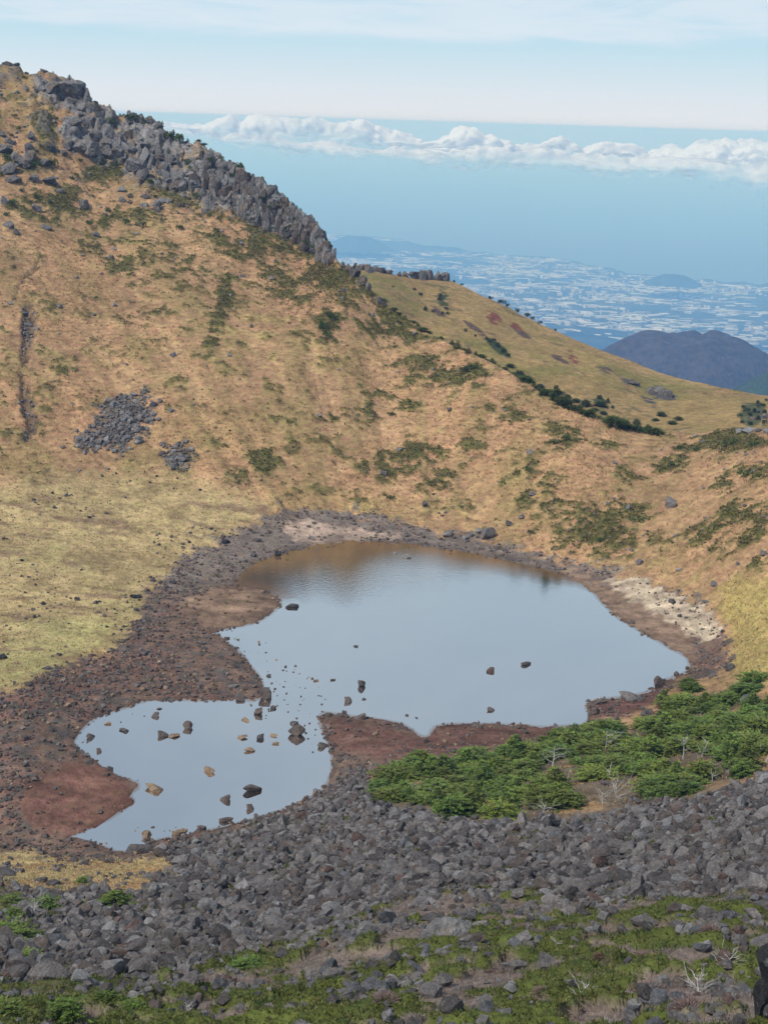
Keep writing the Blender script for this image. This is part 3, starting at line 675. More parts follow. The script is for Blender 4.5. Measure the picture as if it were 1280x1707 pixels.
def build_clouds():
    m, nt, b = new_mat('cloud_vapour'); nt.n.remove(b); out = nt.n['Material Output']
    df = nt.node('ShaderNodeBsdfDiffuse', {0: rgb(.96, .96, .96)}); tl = nt.node('ShaderNodeBsdfTranslucent', {0: rgb(.96, .96, .96)}); tp = nt.node('ShaderNodeBsdfTransparent')
    mx = nt.node('ShaderNodeMixShader', {0: 0.5, 1: df.outputs[0], 2: tl.outputs[0]})
    den = nt.node('ShaderNodeAttribute', attribute_name='dens').outputs['Fac']
    m2 = nt.node('ShaderNodeMixShader', {0: den, 1: tp.outputs[0], 2: mx.outputs[0]}); nt.l.new(m2.outputs[0], out.inputs[0])
    def bank(name, r0, top, bot, x0, x1, amp, seed, thin, label, n=430, k=80):
        px = np.linspace(x0, x1, n); tp_ = np.interp(px, *zip(*top)); bt_ = np.interp(px, *zip(*bot))
        A = at_r(px, tp_, r0); B = at_r(px, bt_, r0); R = (A[:, 2] - B[:, 2]) / 2; zc = (A[:, 2] + B[:, 2]) / 2
        th = np.linspace(math.radians(150), math.radians(-75), k)[:, None]          # over the back, the top and down the front
        ax = A[:, :2] / np.linalg.norm(A[:, :2], axis=1, keepdims=True)
        cs, sn = np.cos(th), np.sin(th); w = 1.5 * R + 60
        P = np.stack([A[:, 0] - ax[:, 0] * cs * w, A[:, 1] - ax[:, 1] * cs * w, zc + R * sn], -1)
        N = np.stack([-ax[:, 0] * cs, -ax[:, 1] * cs, np.broadcast_to(sn, cs.shape) * np.ones(n)], -1)
        q = P / np.array([1, 1, .8])
        bil_ = sum(a * np.abs(vnoise(q / s_ + seed, seed + i) - .5) * 2 for i, (s_, a) in enumerate([(520, .5), (230, .30), (110, .16), (55, .08), (27, .04)]))
        ends = sstep(px, x0, x0 + 120) * sstep(px, x1, x1 - 60)
        P = P + N * ((bil_ - .45) * amp * (0.35 + 1.1 * R / R.max()))[..., None]
        big = fbm(P / 520, 4, seed + 7, .6); small = fbm(P / 110, 4, seed + 8, .6)
        v = np.broadcast_to((sn + 1) / 2, big.shape)
        dens = .94 * sstep(v + 1.5 * (big - .5) + .8 * (small - .5), thin[0], thin[1]) * ends * (0.35 + .65 * sstep(th, math.radians(150), math.radians(115)))
        link(name, mesh(name, P.reshape(-1, 3), grid_faces(k, n), True, {'dens': np.clip(dens, 0, 1).ravel()}, m), kind='stuff', label=label)
    bank('cloud_bank', 11000, [(200,196),(270,197),(350,203),(420,208),(560,213),(640,211),(720,213),(790,215),(830,218),(860,227),(920,222),(960,231),(1010,226),(1080,238),(1150,234),(1400,236)],
         [(200,214),(300,226),(420,250),(520,262),(700,282),(800,278),(900,272),(1000,292),(1100,285),(1400,312)], 190, 1400, 270, 3, (.16, 1.0), 'long bank of white cumulus cloud floating over the coast and sea')
    bank('cloud_wisp', 11900, [(240,206),(400,216),(600,232),(800,240),(1000,248),(1400,262)], [(240,236),(400,262),(600,290),(800,300),(1000,318),(1400,345)], 200, 1420, 200, 9, (.28, 1.15), 'thin veil of cloud hanging below the white cloud bank', 260, 46)
build_clouds()

# ------------------------------------------------------------------ rocks
_ICO = {}
def ico(sub):
    if sub not in _ICO:
        bm = bmesh.new(); bmesh.ops.create_icosphere(bm, subdivisions=sub, radius=1.0)
        bm.verts.ensure_lookup_table()
        _ICO[sub] = (np.array([v.co[:] for v in bm.verts]), np.array([[v.index for v in f.verts] for f in bm.faces])); bm.free()
    return _ICO[sub]
def rock_shape(seed, sub=3, cuts=11, dims=(1.0, 0.8, 0.65), rough=0.10, depth=(0.36, 0.74), upright=False):
    """angular block: a ball cut flat by random planes, then roughened; about 2 units wide, centred"""
    r = np.random.default_rng(seed); V, Fc = ico(sub); pw = r.uniform(3.0, 6.0)
    if not upright:
        q = np.linalg.qr(r.normal(size=(3, 3)))[0]; V = V @ q
    V = V / ((np.abs(V) ** pw).sum(1) ** (1 / pw))[:, None]
    if not upright: V = V @ q.T
    for _ in range(cuts):
        n = r.normal(size=3)
        if upright: n[2] *= 0.15
        n /= np.linalg.norm(n); d = r.uniform(*depth) * 1.12; s = V @ n
        V -= np.where(s > d, (s - d), 0)[:, None] * n * 0.96
    if upright: V[:, 2] = np.minimum(V[:, 2], 0.80 + r.uniform(-.3, .3) * V[:, 0] + r.uniform(-.3, .3) * V[:, 1])
    if rough: V *= (1 + rough * 2 * (fbm(V * 2.3 + seed * 3.1, 3, seed) - 0.5))[:, None] * (1 + rough * 0.8 * (vnoise(V * 7 + seed, seed + 9) - 0.5))[:, None]
    V -= 0.5 * (V.max(0) + V.min(0)); V *= 1.0 / (V.max(0) - V.min(0)).max() * 2
    return V * np.array(dims), Fc
def rock_mesh(name, seed, sub=3, mat=None, **k):
    V, Fc = rock_shape(seed, sub, **k); return mesh(name, V, Fc, False, None, mat or M_ROCK)
P_BLOCK = [rock_mesh('boulder', 100 + i, 3, dims=d, cuts=9 + i % 4, rough=0.07) for i, d in enumerate([(1, .85, .72), (1, .75, .62), (1, .9, .8), (.95, .8, .55), (1, .7, .75), (1, .95, .6), (.9, .8, .85), (1, .8, .5)])]
P_FLAT = [rock_mesh('slab', 200 + i, 3, dims=d, cuts=10, rough=0.07) for i, d in enumerate([(1, .7, .30), (1, .6, .36), (1, .8, .26), (1, .55, .40)])]
P_TALL = [rock_mesh('upright', 300 + i, 3, dims=d, cuts=10, rough=0.07) for i, d in enumerate([(.7, .62, 1.0), (.62, .6, .95), (.8, .55, .9)])]
P_PILLAR = [rock_mesh('pillar', 400 + i, 4, M_CLIFF, dims=d, cuts=5, rough=0.16, upright=True, depth=(.6, .9)) for i, d in enumerate([(.60, .55, 1.0), (.50, .6, 1.0), (.7, .6, 1.0), (.45, .45, 1.0), (.65, .7, 1.0)])]
P_CRAG = [rock_mesh('crag', 500 + i, 4, M_CLIFF, dims=d, cuts=14, rough=0.16, depth=(.4, .9)) for i, d in enumerate([(1, .85, .8), (1, .8, .65), (.9, .9, .9), (1, .7, .55)])]
TONE = {'dark': (0.100, 0.087, 0.082), 'black': (0.030, 0.029, 0.030), 'grey': (0.182, 0.162, 0.153), 'pale': (0.220, 0.210, 0.205), 'brown': (0.128, 0.100, 0.085),
        'red': (0.128, 0.082, 0.068), 'tan': (0.290, 0.205, 0.135), 'blue': (0.125, 0.124, 0.130), 'cliff': (0.205, 0.188, 0.178)}
def px_size(P, w): return w / F * np.dot(P - np.array([0, 0, CAMZ]), _f)
def put_rock(name, data, P, w, tone, label=None, cat='boulder', group=None, parent=None, sink=0.3, rz=None, tilt=0.15, sz=1.0):
    """w: real width in metres; data is about 2 wide"""
    hz = max(v.co.z for v in data.vertices) if 'hz' not in data else data['hz']; data['hz'] = hz
    s = w / 2.0; o = link(name, data, parent, label, cat if parent is None else None, group)
    o.scale = (s, s * random.uniform(.9, 1.1), s * sz); o.rotation_euler = (random.uniform(-tilt, tilt), random.uniform(-tilt, tilt), random.uniform(0, 6.28) if rz is None else rz)
    o.location = (P[0], P[1], P[2] + hz * s * sz * (1 - 2 * sink)); j = random.uniform(.85, 1.18)
    c = TONE[tone] if isinstance(tone, str) else tone; o.color = (c[0] * j, c[1] * j, c[2] * j, 1)
    return o
KIND = {'b': P_BLOCK, 'f': P_FLAT, 't': P_TALL, 'c': P_CRAG}
WORD = {'dark': 'dark grey', 'black': 'black', 'grey': 'grey', 'pale': 'pale lichen-spotted grey', 'brown': 'brown', 'red': 'reddish brown', 'tan': 'tan', 'blue': 'bluish grey', 'cliff': 'grey'}

# stones standing in or at the edge of the lake: px, py at the waterline, width, shape, tone, label
LAKE_ST = [
 (259,1194,17,'b','brown','brown stone in the small pond, nearest its upper left shore'),(266,1182,10,'f','brown','tiny stone just above a brown stone in the upper left pond'),
 (207,1218,21,'f','dark','flat dark stone alone near the left side of the small pond'),(272,1227,19,'b','brown','upright brown stone touching a paler twin in the small pond'),
 (291,1228,21,'f','tan','paler low stone touching a darker twin in the small pond'),(313,1214,20,'b','brown','brown stone standing alone in the middle of the upper pond'),
 (152,1229,17,'b','brown','brown stone at the left edge of the small pond'),(166,1253,15,'b','brown','brown stone off the left shore above the red mud'),
 (137,1261,13,'b','brown','small brown stone on the left pond shore line'),(149,1274,24,'b','brown','brown boulder where the red mud spit leaves the left shore'),
 (112,1212,11,'b','brown','small stone at the upper left corner of the small pond'),(180,1207,12,'f','tan','small tan stone near the upper left pond shore'),
 (410,1201,19,'f','tan','low tan stone below the stony channel at the top of the pond'),(431,1189,26,'b','brown','largest brown boulder at the top right of the small pond'),
 (434,1231,18,'b','dark','dark pointed stone among tan ones in the right pond'),(404,1231,21,'f','tan','flat tan slab left of a dark pointed stone in the pond'),
 (417,1251,22,'f','tan','flat tan slab below a dark pointed stone in the pond'),(456,1227,17,'f','tan','small flat tan slab right of a dark pointed stone in the pond'),
 (460,1240,12,'f','tan','small tan stone near the right end of the pond slabs'),(495,1224,28,'b','brown','large brown boulder in the channel left of the red shore'),
 (490,1206,22,'f','dark','flat dark stone just above the large channel boulder'),(538,1244,19,'b','brown','brown boulder at the waterline left of the red gravel shore'),
 (349,1286,21,'b','tan','lone tan stone in the open middle of the small pond'),(443,1164,30,'b','brown','brown boulder on the stony point between pond and lake'),
 (456,1181,13,'b','dark','small dark stone below the stony point between pond and lake'),(448,1127,14,'f','dark','dark stone off the left lake shore above the stony point'),
 (602,1143,17,'b','dark','dark stone in the open lake above the red shore'),(580,1170,21,'b','brown','brown boulder in the lake above the tip of the red shore'),
 (607,1166,11,'f','dark','small dark stone right of a brown lake boulder'),(593,1078,11,'f','dark','tiny dark stone alone in the middle of the lake'),
 (555,1134,9,'f','dark','tiny dark stone in the lake, middle of a sparse row'),(527,1135,9,'f','tan','tiny tan stone in the lake, left in a sparse row'),
 (487,1011,26,'f','dark','dark flat rock in the water off the tip of the sand spit'),(401,1166,21,'b','brown','brown boulder in the shore gravel above the pond'),
 (421,1316,40,'f','brown','largest low brown rock in the lower right of the pond'),(376,1333,19,'b','brown','round brown stone left of the largest low pond rock'),
 (418,1349,21,'b','brown','jagged brown stone below the largest low pond rock'),(377,1369,23,'f','brown','wide brown stone close to the lower pond shore'),
 (257,1316,42,'f','tan','long tan slab beside the tip of the red mud spit'),(244,1396,20,'b','tan','tan stone in the shallows beside the big dark boulder at the pond tip'),
 (335,1382,14,'b','brown','small brown stone at the lower pond shore'),(300,1390,26,'f','tan','flat tan slab lying in the shallows at the lower pond shore'),(540,1311,9,'b','brown','small stone at the right edge of the pond by the boulder slope'),
 (236,1424,50,'b','dark','big dark boulder at the lower tip of the pond'),
 (817,1119,18,'b','red','reddish stone, left of two stones in the open lake'),(877,1108,18,'f','dark','dark flat stone, right of two stones in the open lake'),
 (818,1184,21,'f','brown','low brown stone in the lake off the long red shore'),(953,1215,13,'t','brown','small pointed stone standing in the water beside the firs'),
 (795,1212,17,'b','brown','brown stone at the edge of the long red shore'),(925,1216,14,'b','grey','round grey stone at the right end of the red shore'),
 (678,1193,10,'f','dark','dark low stone above the notch in the red shore'),(694,1197,8,'f','dark','tiny dark stone beside another above the red shore notch'),
 (548,1194,19,'b','brown','block at the left tip of the red shore'),(570,1196,19,'b','brown','second block along the left tip of the red shore'),(600,1199,22,'b','brown','wide block near the left end of the red shore'),
 (1051,1166,56,'f','grey','largest grey boulder on the rocky point at the right lake shore'),(1076,1192,30,'b','dark','dark boulder between the rocky point and the firs'),
 (984,1177,24,'f','brown','flat ledge at the outer end of the rocky point'),(1000,1173,26,'f','brown','broad flat ledge on the rocky point'),(992,1190,18,'b','brown','ledge block under the outer end of the rocky point'),(1098,1148,30,'t','brown','brown outcrop beside the firs at the right lake corner'),
 (1218,1113,30,'b','dark','dark boulder at the right end of the lake beach'),(1242,1168,28,'b','blue','purplish grey rock among the firs at the right edge')]
used_rocks = 0
for x, y, w, k, tn, lb in LAKE_ST:
    P = at_z(np.array(float(x)), np.array(float(y)), 0.0) if poly_sd(np.array([x]), np.array([y]), LAKE)[0] > -10 else on_ground(x, y)[0]
    d = random.choice(KIND[k]); put_rock('boulder', d, P, px_size(P, w) * 1.06, tn, lb, group='boulders around the lake', sink=0.22, rz=random.choice([0, math.pi]) + random.uniform(-.35, .35)); used_rocks += 1

SHORE_ST = [
 (813,896,34,'b','grey','big grey boulder on the far lake shore'),(746,893,24,'b','grey','grey boulder on the far shore left of the biggest one'),(785,893,16,'t','grey','small upright rock between two far shore boulders'),
 (885,826,19,'b','grey','grey boulder on the slope above the far shore'),(1116,840,25,'b','grey','round grey boulder alone on the right slope'),(1046,851,13,'b','pale','small pale boulder left of the round slope boulder'),
 (849,876,17,'b','dark','dark boulder low on the slope above the far shore'),(868,865,18,'t','grey','grey boulder beside a dark one low on the far slope'),(1065,937,17,'b','grey','grey boulder on the slope above the right beach'),
 (1230,935,17,'f','blue','bluish boulder on the slope at the right edge'),(1190,972,15,'b','grey','small grey boulder above the pale beach'),(1176,999,19,'f','grey','flat grey boulder beside the pale beach'),
 (1120,1004,17,'b','dark','dark stone heap on the pale beach sand'),(1241,843,15,'b','grey','small grey boulder high on the right slope'),(722,823,14,'f','grey','flat grey stone above the middle of the far shore'),(708,844,19,'b','dark','dark stone above the middle of the far shore'),
 (464,925,21,'b','black','black boulder at the upper left corner of the lake'),(376,904,17,'b','black','black boulder where the yellow grass meets the upper left shore'),(430,900,15,'b','dark','dark boulder in the gravel at the upper left shore'),
 (424,928,14,'b','dark','dark boulder close to the water at the upper left shore'),(227,997,22,'f','black','black boulder at the edge of the yellow grass'),(255,968,16,'t','dark','dark boulder pair in the grass above the gravel'),
 (164,1021,15,'f','dark','dark stone on the yellow grass, middle left'),(5,1099,20,'b','black','black stone on the green grass at the left edge'),(56,1014,14,'f','dark','dark stone far left on the yellow grass'),(129,1000,12,'b','dark','small dark stone on the yellow grass'),
 (79,1116,20,'f','dark','dark stone at the lower edge of the green grass'),(228,1018,13,'b','dark','dark stone just below the black boulder by the grass'),(390,1145,26,'f','grey','slanting grey slab on the gravel left of the lake'),(336,1073,22,'f','grey','flat grey slab on the gravel below the sand spit'),
 (420,536+5,15,'b','pale','pale boulder alone on the upper hillside'),(270,425,9,'b','grey','small grey boulder high on the hillside'),(184,430,14,'b','grey','grey boulder below the crags on the hillside'),(382,592,9,'b','pale','pale stone halfway down the hillside'),(383,720,9,'f','blue','bluish stone low on the hillside'),
 (310,714+25,14,'b','grey','grey block at the top of the small stone patch'),(140,728,10,'b','grey','block at the left tip of the large stone patch')]
for x, y, w, k, tn, lb in SHORE_ST:
    P = on_ground(x, y)[0]; put_rock('boulder', random.choice(KIND[k]), P, px_size(P, w), tn, lb, group='single boulders on slopes and grass', sink=0.25); used_rocks += 1

FIELD = [  # the larger boulders of the near slope: px, py (middle), width, shape, tone
 (368,1486,38,'t','dark'),(396,1459,42,'b','dark'),(436,1457,38,'f','dark'),(434,1505,34,'b','pale'),(460,1518,26,'b','pale'),(376,1513,26,'b','grey'),(451,1434,24,'b','grey'),(569,1389,22,'f','black'),(633,1410,20,'b','dark'),(505,1410,14,'t','red'),
 (540,1531,26,'b','pale'),(643,1549,40,'b','blue'),(582,1537,34,'b','grey'),(604,1515,28,'b','grey'),(643,1509,18,'b','grey'),(500,1510,26,'b','brown'),(542,1470,28,'b','brown'),(577,1436,26,'b','dark'),(463,1380,26,'b','grey'),(370,1440,30,'b','grey'),
 (354,1433,18,'b','tan'),(394,1531,22,'b','brown'),(301,1437,42,'b','grey'),(305,1422,30,'b','dark'),(252,1502,24,'t','dark'),(295,1505,44,'b','dark'),(331,1478,26,'t','dark'),(162,1539,30,'b','dark'),(90,1473,26,'b','dark'),(69,1469,24,'b','dark'),
 (44,1485,18,'t','dark'),(64,1483,26,'b','dark'),(12,1457,30,'b','dark'),(127,1530,34,'b','grey'),(80,1540,34,'f','grey'),(143,1576,40,'b','dark'),(112,1576,30,'b','grey'),(308,1558,38,'t','grey'),(284,1566,32,'b','grey'),(159,1595,50,'f','grey'),(207,1608,50,'b','black'),
 (239,1574,34,'f','grey'),(202,1553,32,'b','grey'),(234,1553,26,'b','brown'),(234,1638,34,'f','blue'),(143,1640,26,'b','grey'),(80,1643,70,'b','grey'),(53,1614,60,'b','dark'),(250,1645,50,'f','pale'),(308,1627,36,'b','grey'),(330,1635,34,'b','grey'),
 (862,1495,42,'b','grey'),(890,1507,22,'t','grey'),(927,1495,52,'b','grey'),(702,1507,30,'f','grey'),(685,1492,30,'b','brown'),(720,1534,54,'f','dark'),(660,1548,40,'f','blue'),(915,1543,58,'f','blue'),
 (1070,1373,28,'b','grey'),(1070,1354,36,'f','grey'),(1038,1370,38,'b','grey'),(1269,1348,32,'b','black'),(1261,1403,44,'b','dark'),(1054,1446,36,'b','pale'),(1024,1449,28,'b','red'),(1110,1457,46,'b','dark'),(1152,1459,24,'b','dark'),(1060,1478,38,'b','grey'),
 (1033,1482,28,'f','pale'),(966,1473,56,'b','grey'),(1089,1483,22,'b','grey'),(1152,1439,24,'b','grey'),(1137,1434,22,'b','grey'),(1044,1412,40,'b','grey'),(1001,1398,42,'b','grey'),(1259,1471,42,'b','grey'),(1256,1484,46,'f','red'),(1123,1536,34,'b','brown'),(1224,1510,36,'b','grey'),
 (1202,1531,50,'b','dark'),(1256,1526,36,'b','grey'),(1073,1546,46,'b','grey'),(1115,1555,24,'b','grey'),(820,1440,34,'b','brown'),(770,1470,30,'b','grey'),(720,1450,30,'b','grey'),(690,1420,24,'b','grey'),(905,1440,30,'b','red'),(760,1400,24,'b','dark'),(660,1460,32,'b','grey'),(870,1460,40,'b','grey'),
 (700,1390,20,'b','grey'),(940,1400,30,'b','brown'),(980,1430,26,'b','grey'),(1180,1400,30,'f','grey'),(1215,1440,34,'b','grey'),(1170,1360,26,'b','grey'),(1210,1380,30,'b','dark'),(900,1480,34,'b','brown'),(800,1500,30,'b','grey'),(620,1470,26,'b','grey'),(560,1500,30,'b','grey')]
for x, y, w, k, tn in FIELD:
    P = on_ground(x, y + 0.22 * w)[0]
    where = 'on the left below the straw grass' if x < 270 else 'under the lower end of the pond' if x < 480 else 'in the middle of the boulder slope' if x < 860 else 'in the right part of the boulder slope'
    where += ', high up' if y < 1440 and x > 480 else ', beside the moss' if y > 1520 else ''
    size = 'big' if w >= 40 else 'medium sized' if w >= 27 else 'smaller'
    shp = {'b': 'block', 'f': 'slab', 't': 'upright block'}[k]
    put_rock('boulder', random.choice(KIND[k]), P, px_size(P, w * 1.05), tn, f'{size} {WORD[tn]} {shp} {where}', group='boulders of the near slope', sink=0.22, rz=random.choice([0, math.pi]) + random.uniform(-.5, .5)); used_rocks += 1

MOSSY = [  # boulders lying in the moss: px, py, width, shape, tone, label
 (740,1566,92,'c','pale','largest pale grey boulder in the green mats, wedge shaped with a sloping top'),(790,1586,46,'b','brown','rounded brown grey boulder leaning on the largest pale boulder'),(745,1592,24,'f','blue','small slanting slab at the foot of the largest pale boulder'),(700,1590,34,'b','grey','grey boulder at the left foot of the largest pale boulder'),
 (770,1613,30,'t','blue','pointed grey stone in the mats below the rounded boulder'),(691,1618,32,'b','blue','bluish boulder left of the pointed stone'),(672,1633,18,'b','grey','small grey stone in the mats left of the centre'),(812,1611,22,'b','dark','dark stone behind a red one in the mats'),(819,1619,28,'f','red','low red stone in the green mats'),
 (857,1609,52,'f','grey','wide flat grey boulder right of the red stone'),(910,1610,42,'b','grey','chunky grey boulder at the right end of a row in the mats'),(812,1638,20,'f','grey','small flat stone below the red stone'),(831,1636,18,'f','pale','small pale stone below the wide flat boulder'),(849,1654,30,'b','pale','pale lichen-covered boulder alone in the mats'),
 (737,1643,42,'b','grey','upper boulder of the cluster at the bottom centre'),(717,1660,56,'b','grey','largest boulder of the cluster at the bottom centre'),(777,1650,26,'b','dark','dark boulder at the right end of the bottom centre cluster'),(652,1650,34,'t','blue','bluish upright boulder at the left end of the bottom centre cluster'),(735,1682,32,'f','grey','flat slab below the bottom centre cluster'),
 (885,1689,18,'t','grey','narrow leaning stone near the bottom edge'),(747,1703,22,'t','grey','leaning slab at the bottom edge'),(950,1645,32,'b','grey','grey stone in the twigs right of the pale lichen boulder'),(800,1670,26,'f','grey','low stone in the grey heath near the bottom'),(620,1655,46,'b','blue','broad bluish boulder in the mats left of the centre'),
 (985,1557,34,'f','dark','dark flat slab lying in the mats right of the centre'),(958,1555,22,'b','dark','dark stone left of a flat slab in the mats'),(961,1518,30,'b','grey','grey stone at the left end of the bright green cushion'),(1213,1636,32,'f','blue','bluish slab near the right edge beside the bleached twigs'),(1243,1627,15,'b','grey','small stone beside a bluish slab near the right edge'),
 (1057,1668,34,'b','blue','bluish boulder half sunk in the mats at the lower right'),(247,1674,27,'b','pale','pale spotted stone in the mats at the lower left'),(226,1686,36,'f','pale','low pale rocks in the mats at the lower left'),(41,1677,17,'b','grey','small grey stone above the bottom left firs'),
 (1117,1366,64,'b','pale','largest pale boulder near the firs in the right of the boulder slope'),(1141,1392,52,'f','grey','long overhanging slab below the largest pale boulder near the firs'),(928,1364,36,'f','black','dark tilted slab at the lower edge of the firs'),(856,1404,40,'b','brown','brown wedge shaped boulder below the firs'),(870,1362,22,'t','grey','upright grey block at the lower edge of the firs')]
for x, y, w, k, tn, lb in MOSSY:
    P = on_ground(x, y + 0.2 * w)[0]; put_rock('boulder', random.choice(KIND[k]), P, px_size(P, w), tn, lb, group='boulders of the near slope' if y < 1480 else 'boulders in the green mats', sink=0.2, rz=random.choice([0, math.pi]) + random.uniform(-.4, .4))['fixed'] = True; used_rocks += 1

Pb = on_ground(1278, 1690)[0]; wb = px_size(Pb, 78)
lo_ = put_rock('boulder', P_TALL[2], Pb, wb * 1.25, 'black', 'lower of two black boulders cut by the right edge', group='boulders in the green mats', sink=0.12, rz=.4)
up_ = put_rock('boulder', P_BLOCK[2], Pb + np.array([0, .3, wb * .85]), wb, 'black', 'upper of two black boulders cut by the right edge', group='boulders in the green mats', sink=0.1, rz=1.9, sz=1.2); used_rocks += 2
# the countless rest
SMALL = [rock_shape(700 + i, 2, cuts=9, dims=d, rough=0.05) for i, d in enumerate([(1, .85, .7), (1, .75, .6), (.9, .85, .8), (1, .8, .5), (1, .7, .75), (.85, .8, .9)])]
LOW = [rock_shape(750 + i, 1, cuts=5, dims=d, rough=0.05) for i, d in enumerate([(1, .85, .7), (1, .75, .6), (.9, .85, .8), (1, .8, .5), (1, .7, .75), (.85, .8, .9)])]
TINY = [rock_shape(800 + i, 1, cuts=6, dims=d, rough=0.10) for i, d in enumerate([(1, .85, .7), (1, .75, .6), (.9, .85, .8), (1, .8, .5), (1, .7, .4)])]
def rot_m(ax, ay, az):
    ca, sa, cb, sb, cc, s_ = np.cos(ax), np.sin(ax), np.cos(ay), np.sin(ay), np.cos(az), np.sin(az); z = np.zeros_like(ca); o = z + 1
    X = np.stack([np.stack([o, z, z], -1), np.stack([z, ca, -sa], -1), np.stack([z, sa, ca], -1)], -2)
    Y = np.stack([np.stack([cb, z, sb], -1), np.stack([z, o, z], -1), np.stack([-sb, z, cb], -1)], -2)
    Z = np.stack([np.stack([cc, -s_, z], -1), np.stack([s_, cc, z], -1), np.stack([z, z, o], -1)], -2)
    return Z @ Y @ X
CHIP = []
for i in range(8):
    r = np.random.default_rng(860 + i); c8 = np.array([(x, y, z) for z in (-1, 1) for y in (-1, 1) for x in (-1, 1)], float) * np.array([1, .8, .62]) * r.uniform(.55, 1.0, (8, 3)) + r.normal(0, .06, (8, 3))
    q6 = [(0, 2, 3, 1), (4, 5, 7, 6), (0, 1, 5, 4), (1, 3, 7, 5), (3, 2, 6, 7), (2, 0, 4, 6)]; V = list(c8); T3 = []
    for f in q6:                                            # each side gets a raised or sunken middle: 24 triangles
        V.append(c8[list(f)].mean(0) * r.uniform(.95, 1.25)); k = len(V) - 1
        T3 += [(f[a], f[(a + 1) % 4], k) for a in range(4)]
    CHIP.append((np.array(V) / np.abs(np.array(V)).max(), np.array(T3)))
def many(protos, P, size, tints, tilt=0.5, sink=0.25):
    n = len(P); which = rng.integers(0, len(protos), n); Vs, Fs, Ts = [], [], []; off = 0
    R = rot_m(rng.uniform(-tilt, tilt, n), rng.uniform(-tilt, tilt, n), rng.uniform(0, 6.28, n))
    for q, (V, Fc) in enumerate(protos):
        k = np.flatnonzero(which == q)
        if not len(k): continue
        X = np.einsum('nij,vj->nvi', R[k], V) * (size[k] / 2)[:, None, None]; X += P[k][:, None]; X[..., 2] += (size[k] * 0.5 * V[:, 2].max() * (1 - 2 * sink))[:, None]
        Vs.append(X.reshape(-1, 3)); Fs.append((np.arange(len(k)) * len(V) + off)[:, None, None] + Fc[None]); off += X.size // 3
        Ts.append(np.repeat(tints[k], len(V), 0))
    return np.concatenate(Vs), np.concatenate([f.reshape(-1, Fc.shape[1]) for f in Fs]), np.concatenate(Ts)
def tone_mix(n, names, p, jit=0.22):
    t = np.array([TONE[k] for k in names])[rng.choice(len(names), n, p=p)]
    return t * (1 + rng.uniform(-jit, jit, (n, 1)))
def stuff_rocks(name, label, weight, n, smin, smax, power, names, p, protos, sink=0.25, n_obj=0, group=None, obj_label=None, area_pow=1.0):
    P, qx, qy, ij_ = scatter(n, weight, area_pow)
    u = rng.random(n); size = (smin ** (1 - power) + u * (smax ** (1 - power) - smin ** (1 - power))) ** (1 / (1 - power))
    if name == 'boulder_field': size = np.where(moss[ij_] > .3, np.minimum(size, .95), size)
    app = size / np.linalg.norm(P - np.array([0, 0, CAMZ]), axis=1)
    inv_ = (qx > 3) & (qx < 1277) & (qy < 1700)
    take = np.argsort(-(app * inv_))[:n_obj]
    for i in take:
        tn = random.choices(names, p)[0]; put_rock('boulder', random.choice(P_BLOCK), P[i], size[i] * 1.05, tn, obj_label(qx[i], qy[i], tn), group=group, sink=sink)
    rest = np.setdiff1d(np.arange(n), take)
    tn_ = tone_mix(len(rest), names, p); big_ = (size[rest] > 1.25) & (protos is SMALL); parts_ = []
    mid_ = (size[rest] > .85) & ~big_ & (protos is SMALL)
    for sel_, pr_ in ((big_, SMALL), (mid_, LOW), (~big_ & ~mid_, CHIP)):
        if sel_.any(): parts_.append(many(pr_, P[rest][sel_], size[rest][sel_], tn_[sel_], 0.6, sink))
    V = np.concatenate([q[0] for q in parts_]); T = np.concatenate([q[2] for q in parts_]); Fc = np.concatenate([q[1] + sum(len(w[0]) for w in parts_[:i]) for i, q in enumerate(parts_)])
    link(name, mesh(name, V, Fc, False, {'tint': T}, M_STONES), kind='stuff', label=label)
wet_ok = (lake_sd < 6) * 1.0
bw = bld * 1.0
def bl_label(x, y, t):
    return f'{WORD[t]} lava boulder ' + ('low on the slope below the straw grass' if x < 270 else 'in the rubble just above the moss' if y > 1500 else 'in the rubble below the firs' if x > 620 and y < 1420 else 'in the rubble under the pond' if x < 560 else 'in the thick of the rubble')
stuff_rocks('boulder_field', 'countless grey lava blocks covering the slope below the lake', np.clip(bw + .10 * moss * sstep(fbm(XY / 7, 3, 93), .48, .6), 0, 1), 15000, 0.40, 2.1, 2.35, ['dark', 'grey', 'brown', 'pale', 'red', 'blue'], [.30, .44, .13, .07, .02, .04], SMALL, 0.18, max(0, 296 - used_rocks), 'boulders of the near slope', bl_label)
mossrock = moss * sstep(fbm(XY / 5.0, 3, 91), 0.50, 0.62)
stuff_rocks('moss_stones', 'small grey stones half sunk in the green mats', mossrock, 1500, 0.3, 1.7, 2.1, ['grey', 'pale', 'blue', 'red', 'dark'], [.42, .2, .18, .05, .15], SMALL, 0.3)
gw = grav * (1 - .93 * zone(Z_RED_L, 6, 1.5)) * (1 - .93 * zone(Z_SPIT, 6, 1.5)) * (1 - zone(Z_PALE_R, 5) * .75) * (1 - zone(Z_SAND_R, 4) * 0.97) * (1 - zone(Z_PINK, 4) * .8) * (1 - 0.7 * zone(Z_RED_M, 4)) * (lake_sd < 3) * (0.35 + sstep(nB, 0.4, 0.6)) * (1 - .45 * far_sh)
stuff_rocks('shore_stones', 'brown and dark stones strewn along the lake shore', gw, 9500, 0.22, 1.05, 2.7, ['dark', 'brown', 'grey', 'red', 'tan'], [.16, .42, .10, .20, .12], TINY, 0.25)
